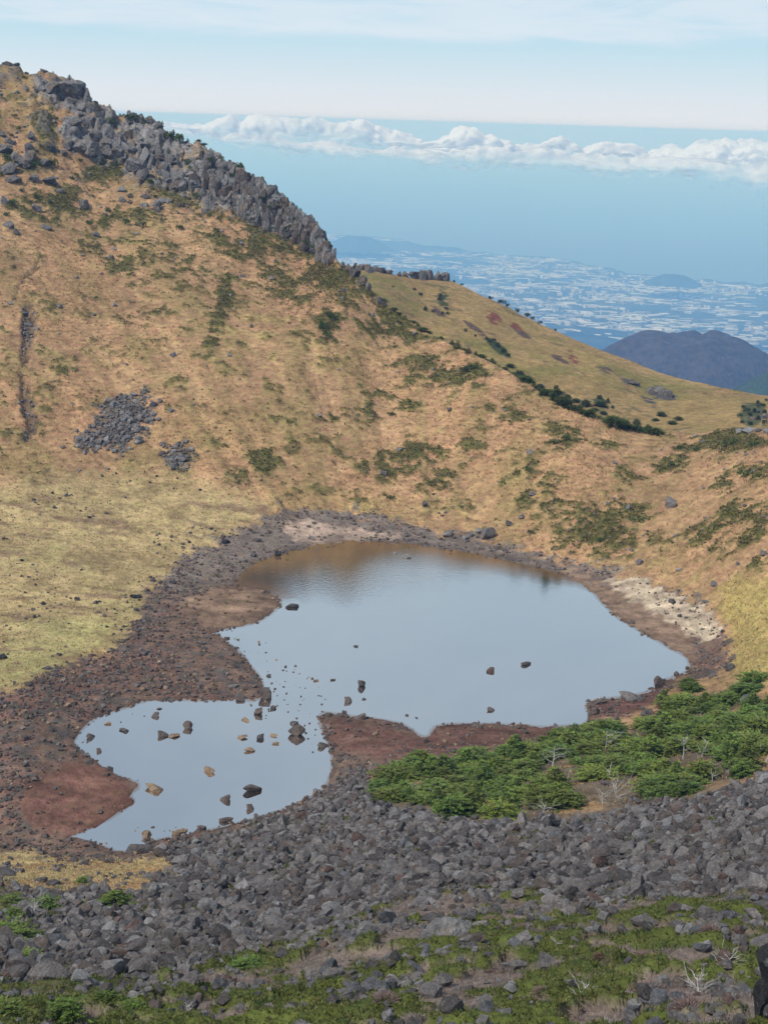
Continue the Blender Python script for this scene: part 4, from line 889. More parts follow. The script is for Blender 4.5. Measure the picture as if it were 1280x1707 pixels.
chan = sstep(ell(GPX, GPY, [(470, 1165, 75, 45, 20, 1), (530, 1215, 22, 60, 0, .9), (135, 1240, 25, 40, 0, .8), (420, 1100, 25, 40, 40, .8), (410, 985, 70, 14, 0, .3), (200, 1200, 60, 14, -10, .5), (300, 1390, 90, 14, 0, .5)]), 0.05, 0.9)
Ps, _, _, _ = scatter(130, chan * (lake_sd > -4) * 1.0 + 1e-9)
Ps[:, 2] = 0.0; sz = rng.uniform(0.2, 0.75, len(Ps)) ** 1.3
V, Fc, T = many(TINY, Ps, sz, tone_mix(len(Ps), ['dark', 'brown', 'tan'], [.45, .4, .15]), 0.2, 0.42)
link('shallow_stones', mesh('shallow_stones', V, Fc, False, {'tint': T}, M_STONES), kind='stuff', label='small stones breaking the water in the stony shallows')
bg_ = basin * sstep(fbm(XY / 9, 3, 95), 0.50, 0.66) + 0.25 * basin * sstep(GPY, 980, 1100)
stuff_rocks('grass_stones', 'dark stones strewn over the yellow basin grass', bg_, 420, 0.28, 1.05, 2.3, ['dark', 'black', 'brown'], [.6, .25, .15], TINY, 0.3)
scw = np.maximum(np.maximum(zone(Z_SCREE, 12, 1.6), zone(Z_SCREE2, 10, 1.6)), 0.45 * gul * sstep(nC, .4, .6))
stuff_rocks('scree_stones', 'grey stone patches and the stony gully on the hillside', scw, 800, 0.6, 2.0, 2.2, ['grey', 'pale', 'blue', 'brown'], [.4, .2, .2, .2], SMALL, 0.25)
hr = hill * (0.05 + upper * 0.6 + ell(GPX, GPY, SCRUB) * 0.10) * (GPY < 930) + 0.12 * zone(Z_STRAW_R, 20) + 0.04 * (np.abs(GPX - 1000) < 350) * (GPY > 760) * (GPY < 960)
stuff_rocks('hillside_stones', 'loose grey stones on the tawny hillside', hr, 900, 0.4, 2.2, 2.4, ['grey', 'pale', 'cliff', 'brown'], [.4, .15, .35, .1], TINY, 0.3)
strk = strl * sstep(fbm(XY / 4, 3, 97), 0.5, 0.62)
stuff_rocks('straw_stones', 'dark stones in the straw grass at the lower left', strk, 160, 0.4, 1.4, 2.2, ['dark', 'grey', 'blue'], [.5, .35, .15], SMALL, 0.3)

# ------------------------------------------------------------------ crags and the cliff
def crag(name, label, rocks, cat='rock outcrop', group=None, data=None, part='rock'):
    """rocks: (px, py of the middle, width px, height px, kind, tone)"""
    pts = [on_ground(x, y + h * 0.4)[0] for x, y, w, h, k, t in rocks]
    c = np.mean(pts, 0); root = link(name, None, None, label, cat, group, loc=c)
    for (x, y, w, h, k, t), P in zip(rocks, pts):
        W_ = px_size(P, w); H_ = px_size(P, h); d = random.choice({'p': P_PILLAR, 'c': P_CRAG, 'b': P_BLOCK, 'f': P_FLAT}[k])
        o = link(part, d, root); c0 = TONE[t]; j = random.uniform(.8, 1.2); o.color = (c0[0] * j, c0[1] * j, c0[2] * j, 1)
        dims = d.get('dims') or [max(abs(v.co[i]) for v in d.vertices) for i in range(3)]; d['dims'] = dims
        sx = W_ / 2 / dims[0]; szz = H_ / 2 / dims[2] * 1.15
        o.scale = (sx, sx * random.uniform(.9, 1.2), szz); o.rotation_euler = (random.uniform(-.16, .16), random.uniform(-.2, .24), random.uniform(-.7, .7) + random.choice([0, math.pi]))
        o.location = (P[0] - c[0], P[1] - c[1] + W_ * (.30 if part == 'rock_pillar' else .12), P[2] - c[2] + H_ * (0.30 if part == 'rock_pillar' else .24))
    return root
def fill(poly, n, w, h, kinds, tones, seed):
    r = np.random.default_rng(seed); p = np.asarray(poly, float); out = []; lo, hi = p.min(0), p.max(0); tries = 0
    while len(out) < n and tries < 4000:
        tries += 1; x, y = r.uniform(lo, hi)
        if poly_sd(np.array([x]), np.array([y]), poly)[0] > 0: w_, h_ = r.uniform(*w), r.uniform(*h); out.append((x, max(y, crest_y(x) + h_ * 0.42 - r.uniform(1, 5)), w_, h_, r.choice(kinds), r.choice(tones)))
    return sorted(out, key=lambda q: q[1])
crag('summit_crag', 'rounded dark crag just below the summit of the left hill', [(96,136,34,20,'c','dark'),(122,152,60,40,'c','cliff'),(82,150,40,26,'c','cliff'),(138,160,36,36,'c','cliff'),(66,146,22,16,'c','grey'),(150,176,20,26,'c','cliff')] + fill([(60,142),(90,130),(130,138),(152,165),(150,182),(110,165),(70,160)], 10, (10, 20), (10, 18), ['c', 'b'], ['cliff', 'grey'], 1))
crag('summit_rocks', 'row of small rocks along the skyline at the top left', [(8,113,9,5,'b','dark'),(17,113,12,6,'b','dark'),(28,115,10,5,'b','grey'),(45,117,8,5,'b','dark'),(74,123,14,5,'b','grey')])
crag('overhanging_crag', 'bulging grey crag with a shaded overhang in the middle of the upper slope', [(120,205,36,16,'c','cliff'),(146,196,26,26,'c','cliff'),(166,204,26,26,'c','cliff'),(160,220,30,24,'c','grey'),(140,214,22,16,'c','cliff'),(180,218,28,30,'c','cliff'),(200,232,24,30,'c','grey'),(176,234,26,20,'c','cliff')])
crag('long_crag', 'long low grey crag below the overhanging one', [(128,240,44,26,'c','cliff'),(152,246,34,24,'c','cliff'),(176,250,30,26,'c','grey'),(112,236,20,20,'c','cliff')])
crag('skyline_crag', 'knobbly crag on the skyline right of the summit', [(224,190,18,20,'c','cliff'),(236,192,18,22,'c','cliff'),(248,202,18,18,'c','grey'),(262,211,20,14,'c','cliff'),(215,196,10,14,'c','cliff')])
crag('left_outcrop', 'cluster of blocky rocks and slabs at the left edge of the upper hill', [(52,225,18,18,'c','blue'),(16,232,18,14,'c','grey'),(28,262,24,18,'c','cliff'),(52,262,26,22,'c','cliff'),(50,246,20,16,'c','blue'),(12,280,40,20,'c','cliff'),(38,276,30,18,'c','grey'),(85,246,18,16,'c','blue'),(8,250,26,16,'c','cliff'),(106,254,14,12,'c','grey'),(20,298,36,14,'c','grey'),(84,304,30,14,'c','blue'),(70,276,30,12,'c','grey'),(56,298,20,14,'c','cliff'),(4,220,14,12,'c','grey')])
crag('lower_left_outcrop', 'small scattered rocks below the left outcrop', [(8,330,14,16,'b','blue'),(14,372,22,14,'c','grey'),(28,384,12,10,'b','dark'),(100,322,14,8,'b','grey'),(78,378,18,10,'b','grey'),(140,340,24,14,'c','grey'),(160,390,14,10,'b','blue'),(60,345,20,12,'c','grey')])
crag('slope_spine', 'grey streak of broken rock running down the middle of the upper hill', fill([(185,225),(215,235),(240,270),(262,300),(240,300),(215,280),(192,255)], 20, (12, 24), (14, 26), ['c', 'b'], ['cliff', 'grey', 'pale'], 2))
crag('middle_outcrop', 'pale broken rocks between the spine and the cliff', fill([(225,225),(262,235),(300,262),(335,300),(345,335),(300,320),(260,285),(232,250)], 34, (10, 24), (10, 26), ['c', 'c', 'b'], ['cliff', 'grey', 'pale', 'brown'], 3))
crag('lower_outcrop', 'low broken rocks under the spine at the foot of the crags', fill([(200,310),(260,318),(330,350),(300,365),(240,340),(190,345)], 16, (8, 18), (6, 12), ['b', 'c'], ['grey', 'cliff', 'brown'], 4))
CL = [(345,255),(365,262),(400,280),(440,302),(482,338),(512,360),(532,386),(548,414),(556,432),(545,430),(510,412),(470,392),(430,378),(410,370),(395,330),(370,320),(350,295)]
foot = lambda x: np.interp(x, [330, 350, 395, 410, 430, 470, 510, 545, 558], [318, 322, 352, 372, 380, 394, 414, 432, 438])
colm = []
for x in np.arange(338, 558, 4.6):
    top, bot = crest_y(x), foot(x); span = bot - top; nt_ = max(1, int(round(span / 24)))
    for k in range(nt_):
        hh = span / nt_ * random.uniform(1.15, 1.6); yc = top + span * (k + .5) / nt_ + random.uniform(-4, 4)
        if x < 395 and random.random() < .25: continue
        yc = max(yc, top + hh * .56 - random.uniform(-2, 3.5)); colm.append((x + random.uniform(-3, 3), yc, random.uniform(10, 24), hh, 'p' if random.random() < .4 else 'c', random.choice(['cliff', 'cliff', 'grey', 'pale', 'cliff', 'brown'])))
crag('cliff', 'long grey cliff of upright rock columns dropping along the skyline ridge', colm, 'cliff', part='rock_pillar')
crag('rock_tower', 'slim free-standing rock tower at the lower end of the cliff', [(557,424,7,24,'p','grey'),(551,430,8,18,'p','cliff'),(546,428,9,26,'p','cliff')], part='rock_pillar')
crag('rock_needle', 'upright pale needle of rock standing left of the cliff', [(348,338,9,34,'p','pale'),(355,346,10,22,'p','cliff'),(340,352,10,12,'b','cliff')], part='rock_pillar')
crag('ridge_end_rocks', 'dark jagged rocks on the ridge line below the cliff', [(572,444,10,14,'c','grey'),(580,450,14,16,'c','grey'),(592,458,18,16,'c','dark'),(604,468,18,18,'c','dark'),(614,478,12,14,'c','grey'),(632,500,12,14,'c','grey'),(640,506,8,10,'c','grey'),(586,444,8,14,'p','grey')])
def far_crag(name, label, rocks):
    pts = [on_ridge(x, y)[0] for x, y, *_ in rocks]; c = np.mean(pts, 0); root = link(name, None, None, label, 'rock outcrop', 'rocks on the far hill', loc=c)
    for (x, y, w, h, t), P in zip(rocks, pts):
        d = random.choice(P_CRAG + P_PILLAR[:1]); o = link('rock', d, root); c0 = TONE[t]; o.color = (*c0, 1); dims = d.get('dims') or [1, .8, .7]
        w, h = w * 1.35, h * 1.5; o.scale = (px_size(P, w) / 2 / dims[0], px_size(P, w) / 2 / dims[0], px_size(P, h) / 2 / dims[2]); o.location = P - c + np.array([0, 0, px_size(P, h) * .2]); o.rotation_euler = (0, 0, random.uniform(0, 6))
far_crag('far_crest_rocks', 'dark rock row on the crest of the far hill, left half', [(592,446,12,9,'dark'),(602,447,14,10,'grey'),(614,448,12,10,'dark'),(625,450,12,9,'grey'),(636,452,14,8,'dark'),(648,455,12,6,'grey'),(616,455,9,7,'grey')])
far_crag('far_crest_rocks', 'grey blocky rock row on the crest of the far hill, right half', [(676,460,14,9,'grey'),(690,460,14,11,'dark'),(703,461,15,15,'cliff'),(716,462,14,16,'cliff'),(728,463,13,16,'cliff'),(741,464,14,13,'grey'),(665,459,10,7,'dark')])
far_crag('far_hillside_rocks', 'grey rock patch on the lower right flank of the far hill', [(1085,655,14,8,'grey'),(1098,657,16,12,'cliff'),(1110,660,14,10,'grey'),(1118,663,9,7,'dark'),(1052,641,14,8,'dark'),(1060,643,10,6,'grey')])
far_crag('far_hillside_rocks', 'grey rocks at the right edge of the far hill', [(1262,688,9,7,'blue'),(1273,697,10,8,'grey'),(1254,700,8,6,'grey')])
crag('saddle_rocks', 'pale rock strip on the saddle at the right edge', [(1232,718,16,7,'f','pale'),(1248,717,18,7,'f','pale'),(1265,716,18,7,'f','pale'),(1278,717,12,8,'f','pale')])

# ------------------------------------------------------------------ plants
M_NEEDLE = mat_leaf('fir_needles', True, 0.22); M_TUFT = mat_leaf('leafy_tufts', False, 0.2); M_SHRUB = mat_leaf('shrub_leaves', True, 0.2)
M_BARK = mat_plain('fir_bark', rgb(0.11, 0.085, 0.07), 0.9); M_DEAD = mat_plain('bleached_wood', rgb(0.46, 0.43, 0.40), 0.8, ((3.0, 3, 0.7, 1.2),), 0)
M_TWIG = mat_leaf('heath_twigs', True, 0.05, 0.9)
def kites(c, d, L, Wd, up, r):
    """flat leaf sprays: centre base c, direction d, length L, width Wd, normal hint up -> 4 verts, 2 tris each"""
    s = np.cross(d, up); s /= np.linalg.norm(s, axis=1, keepdims=True) + 1e-9
    n = len(c); V = np.stack([c, c + d * (L * .55)[:, None] + s * (Wd / 2)[:, None], c + d * L[:, None], c + d * (L * .55)[:, None] - s * (Wd / 2)[:, None]], 1)
    F_ = (np.arange(n) * 4)[:, None, None] + np.array([[0, 1, 2], [0, 2, 3]])[None]
    return V.reshape(-1, 3), F_.reshape(-1, 3)
def fir_mesh(seed, h, rad, tiers, dome):
    r = np.random.default_rng(seed); C0, D0, L0, W0, T0 = [], [], [], [], []
    for t in range(tiers):
        f = (t + 0.5) / tiers; z = h * (0.08 + 0.90 * f)
        R = rad * ((1 - f ** 2.2) ** 0.6 if dome else (1 - f) ** 0.85 + 0.05)
        nb = max(4, int(6 + R * 3.2)); a0 = r.uniform(0, 6.28)
        for b in range(nb):
            a = a0 + 6.283 * b / nb + r.normal(0, .2); Rb = R * r.uniform(.65, 1.12); lift = r.uniform(-.05, .28)
            k = max(3, int(Rb * 8)); s = np.linspace(0.25, 1.0, k); tone = r.uniform(.7, 1.25)
            ax = np.array([math.cos(a), math.sin(a), 0.0]); sd_ = np.array([-math.sin(a), math.cos(a), 0.0])
            for side in (-1, 1, 0):
                q = s + r.normal(0, .03, k)
                c = ax * (q * Rb)[:, None] + np.array([0, 0, 1.0]) * (z + lift * Rb * q ** 1.5 + r.normal(0, .05, k))[:, None]
                d = ax * (0.75 if side else 1.0) + sd_ * side * 0.8; d = d[None] + r.normal(0, .22, (k, 3)) + np.array([0, 0, .12]); d /= np.linalg.norm(d, axis=1, keepdims=True)
                C0.append(c); D0.append(d); L0.append(r.uniform(.19, .36, k) * (1.15 - .45 * q) + .05); W0.append(r.uniform(.09, .18, k)); T0.append(np.full(k, tone) * r.uniform(.8, 1.2, k))
    c = np.concatenate(C0); d = np.concatenate(D0); L = np.concatenate(L0); Wd = np.concatenate(W0); tn = np.concatenate(T0)
    up = np.array([0, 0, 1.0]) + r.normal(0, .35, c.shape)
    V, F_ = kites(c, d, L, Wd, up, r); hue = r.uniform(-.12, .12, len(c))
    dead_ = r.random(len(c)) < .05; tn = tn * r.choice([.55, 1, 1, 1.15], len(c)); T = np.stack([0.145 * tn * (1 + hue * 1.5), 0.200 * tn, 0.040 * tn * (1 - hue)], -1); T[dead_] = (.16, .115, .07); T = np.repeat(T, 4, 0)
    return mesh('fir_crown', V, F_, True, {'tint': T}, M_NEEDLE)
def tube(pts, radii, sides=6):
    P = np.asarray(pts, float); V, F_ = [], []
    for i, (p, r) in enumerate(zip(P, radii)):
        t = P[min(i + 1, len(P) - 1)] - P[max(i - 1, 0)]; t = t / (np.linalg.norm(t) + 1e-9); a = np.cross(t, [0.31, 0.9, 0.2]); a /= np.linalg.norm(a); b = np.cross(t, a)
        th = np.linspace(0, 6.283, sides, endpoint=False); V.append(p + r * (np.cos(th)[:, None] * a + np.sin(th)[:, None] * b))
    for i in range(len(P) - 1):
        for k in range(sides):
            k2 = (k + 1) % sides; F_.append((i * sides + k, i * sides + k2, (i + 1) * sides + k2, (i + 1) * sides + k))
    return np.concatenate(V), np.array(F_)
def join(parts):
    V, F_, o = [], [], 0
    for v, f in parts: V.append(v); F_.append(f + o); o += len(v)
    return np.concatenate(V), np.concatenate(F_)
TRUNKS = []
for i in range(3):
    r = np.random.default_rng(40 + i); z = np.linspace(-.3, 2.2, 6); TRUNKS.append(mesh('fir_trunk', *tube(np.stack([np.cumsum(r.normal(0, .04, 6)), np.cumsum(r.normal(0, .04, 6)), z], -1), np.linspace(.11, .02, 6)), True, None, M_BARK))
FIR_DOME = [fir_mesh(60 + i, h, rd, t, True) for i, (h, rd, t) in enumerate([(2.2, 2.0, 8), (1.8, 2.2, 7), (2.6, 1.9, 9), (1.5, 1.8, 6), (2.0, 2.5, 7)])]
FIR_CONE = [fir_mesh(80 + i, h, rd, t, False) for i, (h, rd, t) in enumerate([(3.0, 1.6, 10), (2.6, 1.3, 9), (2.4, 1.8, 9)])]
def fir(P, s, label, group, cone=False, tone=None, cat='fir tree'):
    o = link('fir_tree', None, None, label, cat, group, loc=P, rot=(0, 0, random.uniform(0, 6.28)), scale=(s * random.uniform(.95, 1.2), s * random.uniform(.95, 1.2), s * random.uniform(.62, .95) * (1.25 if cone else 1)))
    link('trunk', random.choice(TRUNKS), o); c = link('crown', random.choice(FIR_CONE if cone else FIR_DOME), o)
    t = random.uniform(.75, 1.25) if tone is None else tone; c.color = (t * random.uniform(.88, 1.12), t, t * random.uniform(.85, 1.1), 1)
    return o
FIR_GAP = [(1015,1318,66,20,-6,1),(935,1288,40,8,-12,1),(1150,1276,48,15,0,1),(1195,1292,30,12,0,1),(1195,1150,34,12,-20,1),(1108,1186,16,8,-30,1),(800,1325,26,9,0,1),(1258,1240,22,10,0,1),(700,1310,14,6,0,.9),(870,1332,30,8,0,.8),(1250,1100,40,14,-10,1)]
SNAGS = [(920,1285),(1008,1249),(1138,1265),(1270,1278),(1026,1330),(900,1358),(1168,1262),(1186,1304),(946,1302),(1014,1298)]
FIR_GAP += [(x, y + 10, 17, 14, 0, 1) for x, y in SNAGS]
firm = zone(Z_FIR, 6, 1.2) * (.25 + sstep(fbm(XY / 7, 3, 141), .36, .50)) * (1 - np.minimum(1, 3.0 * ell(GPX, GPY, FIR_GAP)))
Pf, fx, fy, _ = scatter(1400, firm, 0.75); keep = []
for i in range(len(Pf)):
    if all((Pf[i, 0] - Pf[k, 0]) ** 2 + (Pf[i, 1] - Pf[k, 1]) ** 2 > (1.75 if fx[i] < 1290 else 4.0) ** 2 for k in keep): keep.append(i)
keep = sorted(keep, key=lambda i: -int(0 < fx[i] < 1280))[:214]
for i in keep:
    x, y = fx[i], fy[i]
    place = 'at the left tip of the thicket by the red shore' if x < 720 else 'along the lower edge of the thicket by the boulders' if y > 1315 else 'at the upper end of the thicket by the lake corner' if y < 1175 else 'in the left half of the thicket' if x < 950 else 'in the right half of the thicket'
    fir(Pf[i] - np.array([0, 0, .12]), random.uniform(.72, 1.32), f'low spreading green fir {place}', 'firs of the thicket between lake and boulders', random.random() < .24)
for x, y, w, cone, lb in [(12,1708,84,0,'dark green fir cut by the lower left corner'),(112,1712,84,0,'broad fir at the bottom edge, second from the left corner'),(178,1706,40,0,'olive rounded shrubby fir at the bottom edge'),(222,1712,50,0,'low fir at the bottom edge, rightmost of the row'),
  (16,1518,66,0,'flat topped fir at the left edge beside the straw grass'),(74,1524,66,0,'second flat topped fir beside a white dead tree on the left'),(20,1582,92,0,'bright green spreading fir at the left edge among boulders'),(46,1604,44,0,'small fir under the bright spreading one at the left edge'),(24,1540,44,0,'small fir just above the bright spreading one'),
  (192,1518,74,1,'pointed fir standing alone between straw grass and boulders'),(138,1476,24,0,'small round fir in the straw grass'),(138,1516,22,0,'small fir left of the pointed one'),(150,1480,14,0,'tiny fir in the straw grass beside a round one'),(328,1432,18,0,'small fir beside the big boulders right of the straw grass'),(176,1660,22,0,'small yellowish fir in the mats at the lower left'),(415,1622,44,0,'low olive fir cushion at the edge of the green mats'),(60,1470,14,0,'small fir at the left of the straw grass')]:
    P = on_ground(x, y)[0]; fir(P - np.array([0, 0, .1]), px_size(P, w) / 4.0, lb, 'single firs on the near slope', bool(cone))

# dead trees and bleached branches
def dead_tree(P, h, label, lean=0.15, spread=0.5, nbr=7, group='dead bleached trees', seed=0, bushy=False):
    r = np.random.default_rng(seed); o = link('dead_tree', None, None, label, 'dead tree', group, loc=P)
    n = 7; t = np.linspace(0, 1, n); az = r.uniform(0, 6.28); line = np.stack([np.cos(az) * lean * h * t ** 1.3 + np.cumsum(r.normal(0, .02 * h, n)), np.sin(az) * lean * .4 * h * t + np.cumsum(r.normal(0, .02 * h, n)), h * t - .1], -1)
    link('trunk', mesh('trunk', *tube(line, np.linspace(.026 * h, .006 * h, n) + .012), True, None, M_DEAD), o)
    for b in range(nbr):
        k = r.uniform(.05 if bushy else .3, .95); base = np.array([np.interp(k, t, line[:, i]) for i in range(3)]); a = r.uniform(0, 6.28); L = h * spread * r.uniform(.5, 1.1) * (1.1 - .6 * k)
        d = np.array([math.cos(a), math.sin(a), r.uniform(.1, .9)]); parts = []
        p = [base + d * L * s_ + r.normal(0, .05 * L, 3) * (s_ > 0) + np.array([0, 0, .15 * L * s_ * s_]) for s_ in np.linspace(0, 1, 4)]
        parts.append(tube(p, np.linspace(.008 * h + .008, .008, 4), 5))
        for q in range(4):
            b2 = p[1 + q % 3]; d2 = d + r.normal(0, .6, 3); L2 = L * r.uniform(.25, .5); parts.append(tube([b2, b2 + d2 * L2 * .5 + r.normal(0, .04 * L, 3), b2 + d2 * L2], [.010 + .002 * h, .008, .005], 4))
        link('branch', mesh('branch', *join(parts), True, None, M_DEAD), o)
    return o
for i, (x, y, h, ln, sp_, nb_, lb) in enumerate([
  (920,1285,46,.1,.6,9,'branching pale dead tree in the left part of the fir thicket'),(946,1302,26,.05,.5,6,'small white dead tree beside the larger branching one'),(1008,1249,34,.2,1.0,11,'spreading white dead bush behind the middle of the thicket'),(1014,1298,30,.25,.3,4,'thin forked white snag above the straw clearing'),
  (1138,1268,42,.02,.35,7,'straight upright white snag in the right part of the thicket'),(1168,1262,32,.3,.8,9,'white dead bush right of the straight snag'),(1270,1278,54,.5,.25,5,'thick white leaning trunk at the right edge of the thicket'),(1266,1262,28,.1,.2,2,'short white stump behind the leaning trunk'),
  (1186,1304,26,.15,.5,5,'small white snag at the lower right of the thicket'),(1026,1330,32,.2,1.1,12,'low heap of bleached branches in the straw clearing'),(1005,1335,24,.3,1.0,9,'bleached branches left of the heap in the straw clearing'),(1090,1240,20,.1,.6,6,'small white snag in the middle of the right thicket'),
  (900,1358,30,.3,1.0,12,'grey dead bush at the lower edge of the thicket'),(728,1330,20,.2,.9,9,'small grey dead bush among the left firs'),(688,1322,18,.2,.9,8,'grey dead twigs at the left end of the thicket'),(1210,1300,18,.2,.8,7,'small bleached bush near the boulders on the right'),
  (58,1533,30,.15,.7,9,'small white branching dead tree between the left firs'),(15,1572,20,.02,.4,6,'upright grey snag in front of the bright fir at the left'),(1165,1640,30,.9,.8,16,'large bleached branches spread over the mats at the right'),(1205,1608,28,.5,.9,18,'pale dead bush beside the bleached branches at the right'),
  (925,1592,14,.2,.8,5,'small white antler like branch on a boulder in the mats'),(862,1590,14,.1,.7,6,'small white dead twigs above the flat boulder in the mats'),(316,1704,22,.2,.8,8,'white dead twigs at the bottom edge left of the centre'),(962,1668,30,.6,.9,10,'pale branches lying over a grey stone in the mats'),(128,1682,16,.05,.3,3,'small pale stump above the bottom left firs'),(560,1445,12,.9,.1,1,'short pale piece of wood lying in the rubble')]):
    P = on_ground(x, y)[0]; dead_tree(P, px_size(P, h), lb, ln, sp_, nb_, seed=900 + i, bushy=sp_ > .75)

# heath bushes: grey and pinkish domes of fine twigs
def heath_mesh(seed, n=420):
    r = np.random.default_rng(seed); a = r.uniform(0, 6.28, n); e = np.arccos(r.uniform(0.0, 1, n)); d = np.stack([np.sin(e) * np.cos(a), np.sin(e) * np.sin(a), np.cos(e) * .8 + .1], -1)
    b = d * r.uniform(.2, .6, n)[:, None] * np.array([1, 1, .6]); d2 = d + r.normal(0, .3, d.shape); L = r.uniform(.25, .5, n); V, F_ = kites(b, d2 / np.linalg.norm(d2, axis=1, keepdims=True), L, r.uniform(.025, .06, n), r.normal(size=d.shape), r)
    t = r.uniform(.6, 1.35, n); return mesh('heath', V, F_, False, {'tint': np.repeat(np.stack([t, t * .93, t * .9], -1), 4, 0)}, M_TWIG)
HEATH = [heath_mesh(20 + i) for i in range(4)]
HC = {'pink': (.20, .145, .13), 'grey': (.22, .195, .18), 'pale': (.34, .31, .28), 'red': (.17, .085, .085), 'purple': (.15, .13, .14)}
for x, y, w, t, lb in [(1078,1580,42,'pink','rounded pinkish heath bush in the green mats right of the centre'),(956,1588,24,'grey','small greyish heath bush in the mats left of a pinkish one'),(996,1602,24,'red','dark reddish heath bush in the mats'),(1085,1632,64,'pink','wide pinkish heath bush at the lower right'),(1045,1648,44,'grey','grey heath bush joined to a wide pinkish one'),
  (1012,1700,70,'grey','grey heath patch at the bottom right'),(1150,1655,70,'pink','broad heath bush below the bleached branches'),(1195,1700,44,'pale','white feathery heath bush at the bottom right'),(820,1545,40,'pink','pinkish heath beside the long bright cushion'),(735,1640,30,'pink','heath bush above the bottom centre boulders'),
  (690,1700,60,'grey','wide grey heath bush at the bottom edge, centre'),(640,1690,56,'pink','pinkish heath patch at the bottom edge left of the centre'),(410,1660,40,'grey','grey heath bush in the mats at the lower left'),(440,1640,30,'pink','pinkish heath bush in the lower left mats'),(500,1600,30,'pink','small heath bush at the boulder edge, left of centre'),(330,1650,36,'pink','heath bush among grey boulders at the lower left'),
  (1102,1290,22,'purple','purplish round heath bush in the straw clearing'),(1172,1184,26,'purple','purplish heath among the upper firs'),(1010,1302,26,'purple','greyish heath at the straw clearing under a forked snag'),(1190,1278,34,'grey','grey heath bush near the right snags'),(1225,1290,40,'pink','pinkish heath near the right edge of the thicket'),(1128,1178+12,24,'red','reddish heath beside the rocky point'),(1105,1170,30,'red','dark red heath between the rocky point and the firs'),
  (40,1540,60,'grey','wide grey heath between the left firs'),(60,1580,40,'grey','grey heath below the white dead tree'),(1180,1560,40,'pink','heath bush by the boulders at the right edge'),(1240,1690,50,'pink','pinkish heath at the lower right corner'),(560,1640,44,'grey','grey heath in the mats left of the largest pale boulder'),(900,1660,40,'pink','heath bush near the pale lichen boulder'),(870,1568,26,'pink','small heath right of the rounded boulder'),(930,1620,24,'grey','grey heath at the chunky grey boulder')]:
    P = on_ground(x, y + .2 * w)[0]; s = px_size(P, w) / 1.7; o = link('heath_bush', random.choice(HEATH), None, lb, 'heath bush', 'heath bushes', loc=P, rot=(0, 0, random.uniform(0, 6)), scale=(s, s * .9, s * .75)); o.color = (*HC[t], 1)

# dark green shrubs on the slopes and crags
def shrub_mesh(seed, n=260):
    r = np.random.default_rng(seed); k = 9; cc = np.stack([r.uniform(-.75, .75, k), r.uniform(-.6, .6, k), r.uniform(.0, .3, k)], -1); rr = r.uniform(.28, .5, k); w = r.integers(0, k, n)
    d = r.normal(size=(n, 3)); d[:, 2] = np.abs(d[:, 2]); d /= np.linalg.norm(d, axis=1, keepdims=True); b = cc[w] + d * (rr[w] * r.uniform(.6, 1, n))[:, None]
    d2 = d + r.normal(0, .5, d.shape); V, F_ = kites(b, d2 / np.linalg.norm(d2, axis=1, keepdims=True), r.uniform(.14, .28, n), r.uniform(.10, .2, n), r.normal(size=d.shape), r)
    t = r.uniform(.65, 1.4, n); h = r.uniform(-.15, .15, n); return mesh('shrub', V, F_, True, {'tint': np.repeat(np.stack([t * (1 + h), t, t * .95], -1), 4, 0)}, M_SHRUB)
SHR = [shrub_mesh(30 + i) for i in range(5)]
def shrub(P, w, h, label, group, tone=(.075, .105, .032)):
    s = w / 2.1; j = random.uniform(.8, 1.25); o = link('shrub', random.choice(SHR), None, label, 'shrub', group, loc=P, rot=(0, 0, random.uniform(0, 6)), scale=(s, s * .85, h / .75)); o.color = (tone[0] * j, tone[1] * j, tone[2] * j, 1)
def side(x): return 'at the left edge' if x < 70 else 'below the summit' if x < 160 else 'on the middle of the upper slope' if x < 300 else 'near the cliff'
for x, y, w, h, lb in [(538,548,26,12,'large dark green shrub patch below the ridge, left part'),(552,533,24,12,'large dark green shrub patch below the ridge, upper part'),(548,560,20,10,'lower end of the dark green shrub patch below the ridge'),(772,622,22,9,'oval dark shrub on the slope under the ridge line, left lobe'),(788,619,22,9,'oval dark shrub on the slope under the ridge line, right lobe'),
  (1240,796,26,12,'round dark shrub on the right slope'),(1268,802,18,9,'smaller round shrub beside another on the right slope'),(926,740,26,9,'green shrub on the saddle slope, left one'),(944,736,24,10,'green shrub on the saddle slope, taller one'),(962,738,16,7,'green shrub on the saddle slope, right one'),(1132,748,20,6,'small shrub on the saddle at the right'),(1160,752,22,8,'shrub on the saddle beside a smaller one'),(1118,776,18,7,'shrub low on the right slope'),
  (652,690,18,6,'lone small shrub in the middle of the slope'),(652,832,18,6,'lone shrub just above the far shore'),(886,890,16,6,'small shrub close to the far shore boulders'),(235,688,9,4,'tiny bright shrub on the large stone patch'),(1218,742,34,9,'wide green shrub at the right end of the saddle'),(1255,744,30,8,'low olive shrub at the right edge of the saddle'),(880,790,20,6,'dark shrub on the slope above the far shore'),(1000,905,26,7,'olive shrub low on the right slope'),(1060,870,26,7,'olive shrub left of the round slope boulder')]:
    P = on_ground(x, y)[0]; shrub(P, px_size(P, w), px_size(P, h), lb, 'green shrubs on the tawny slope')
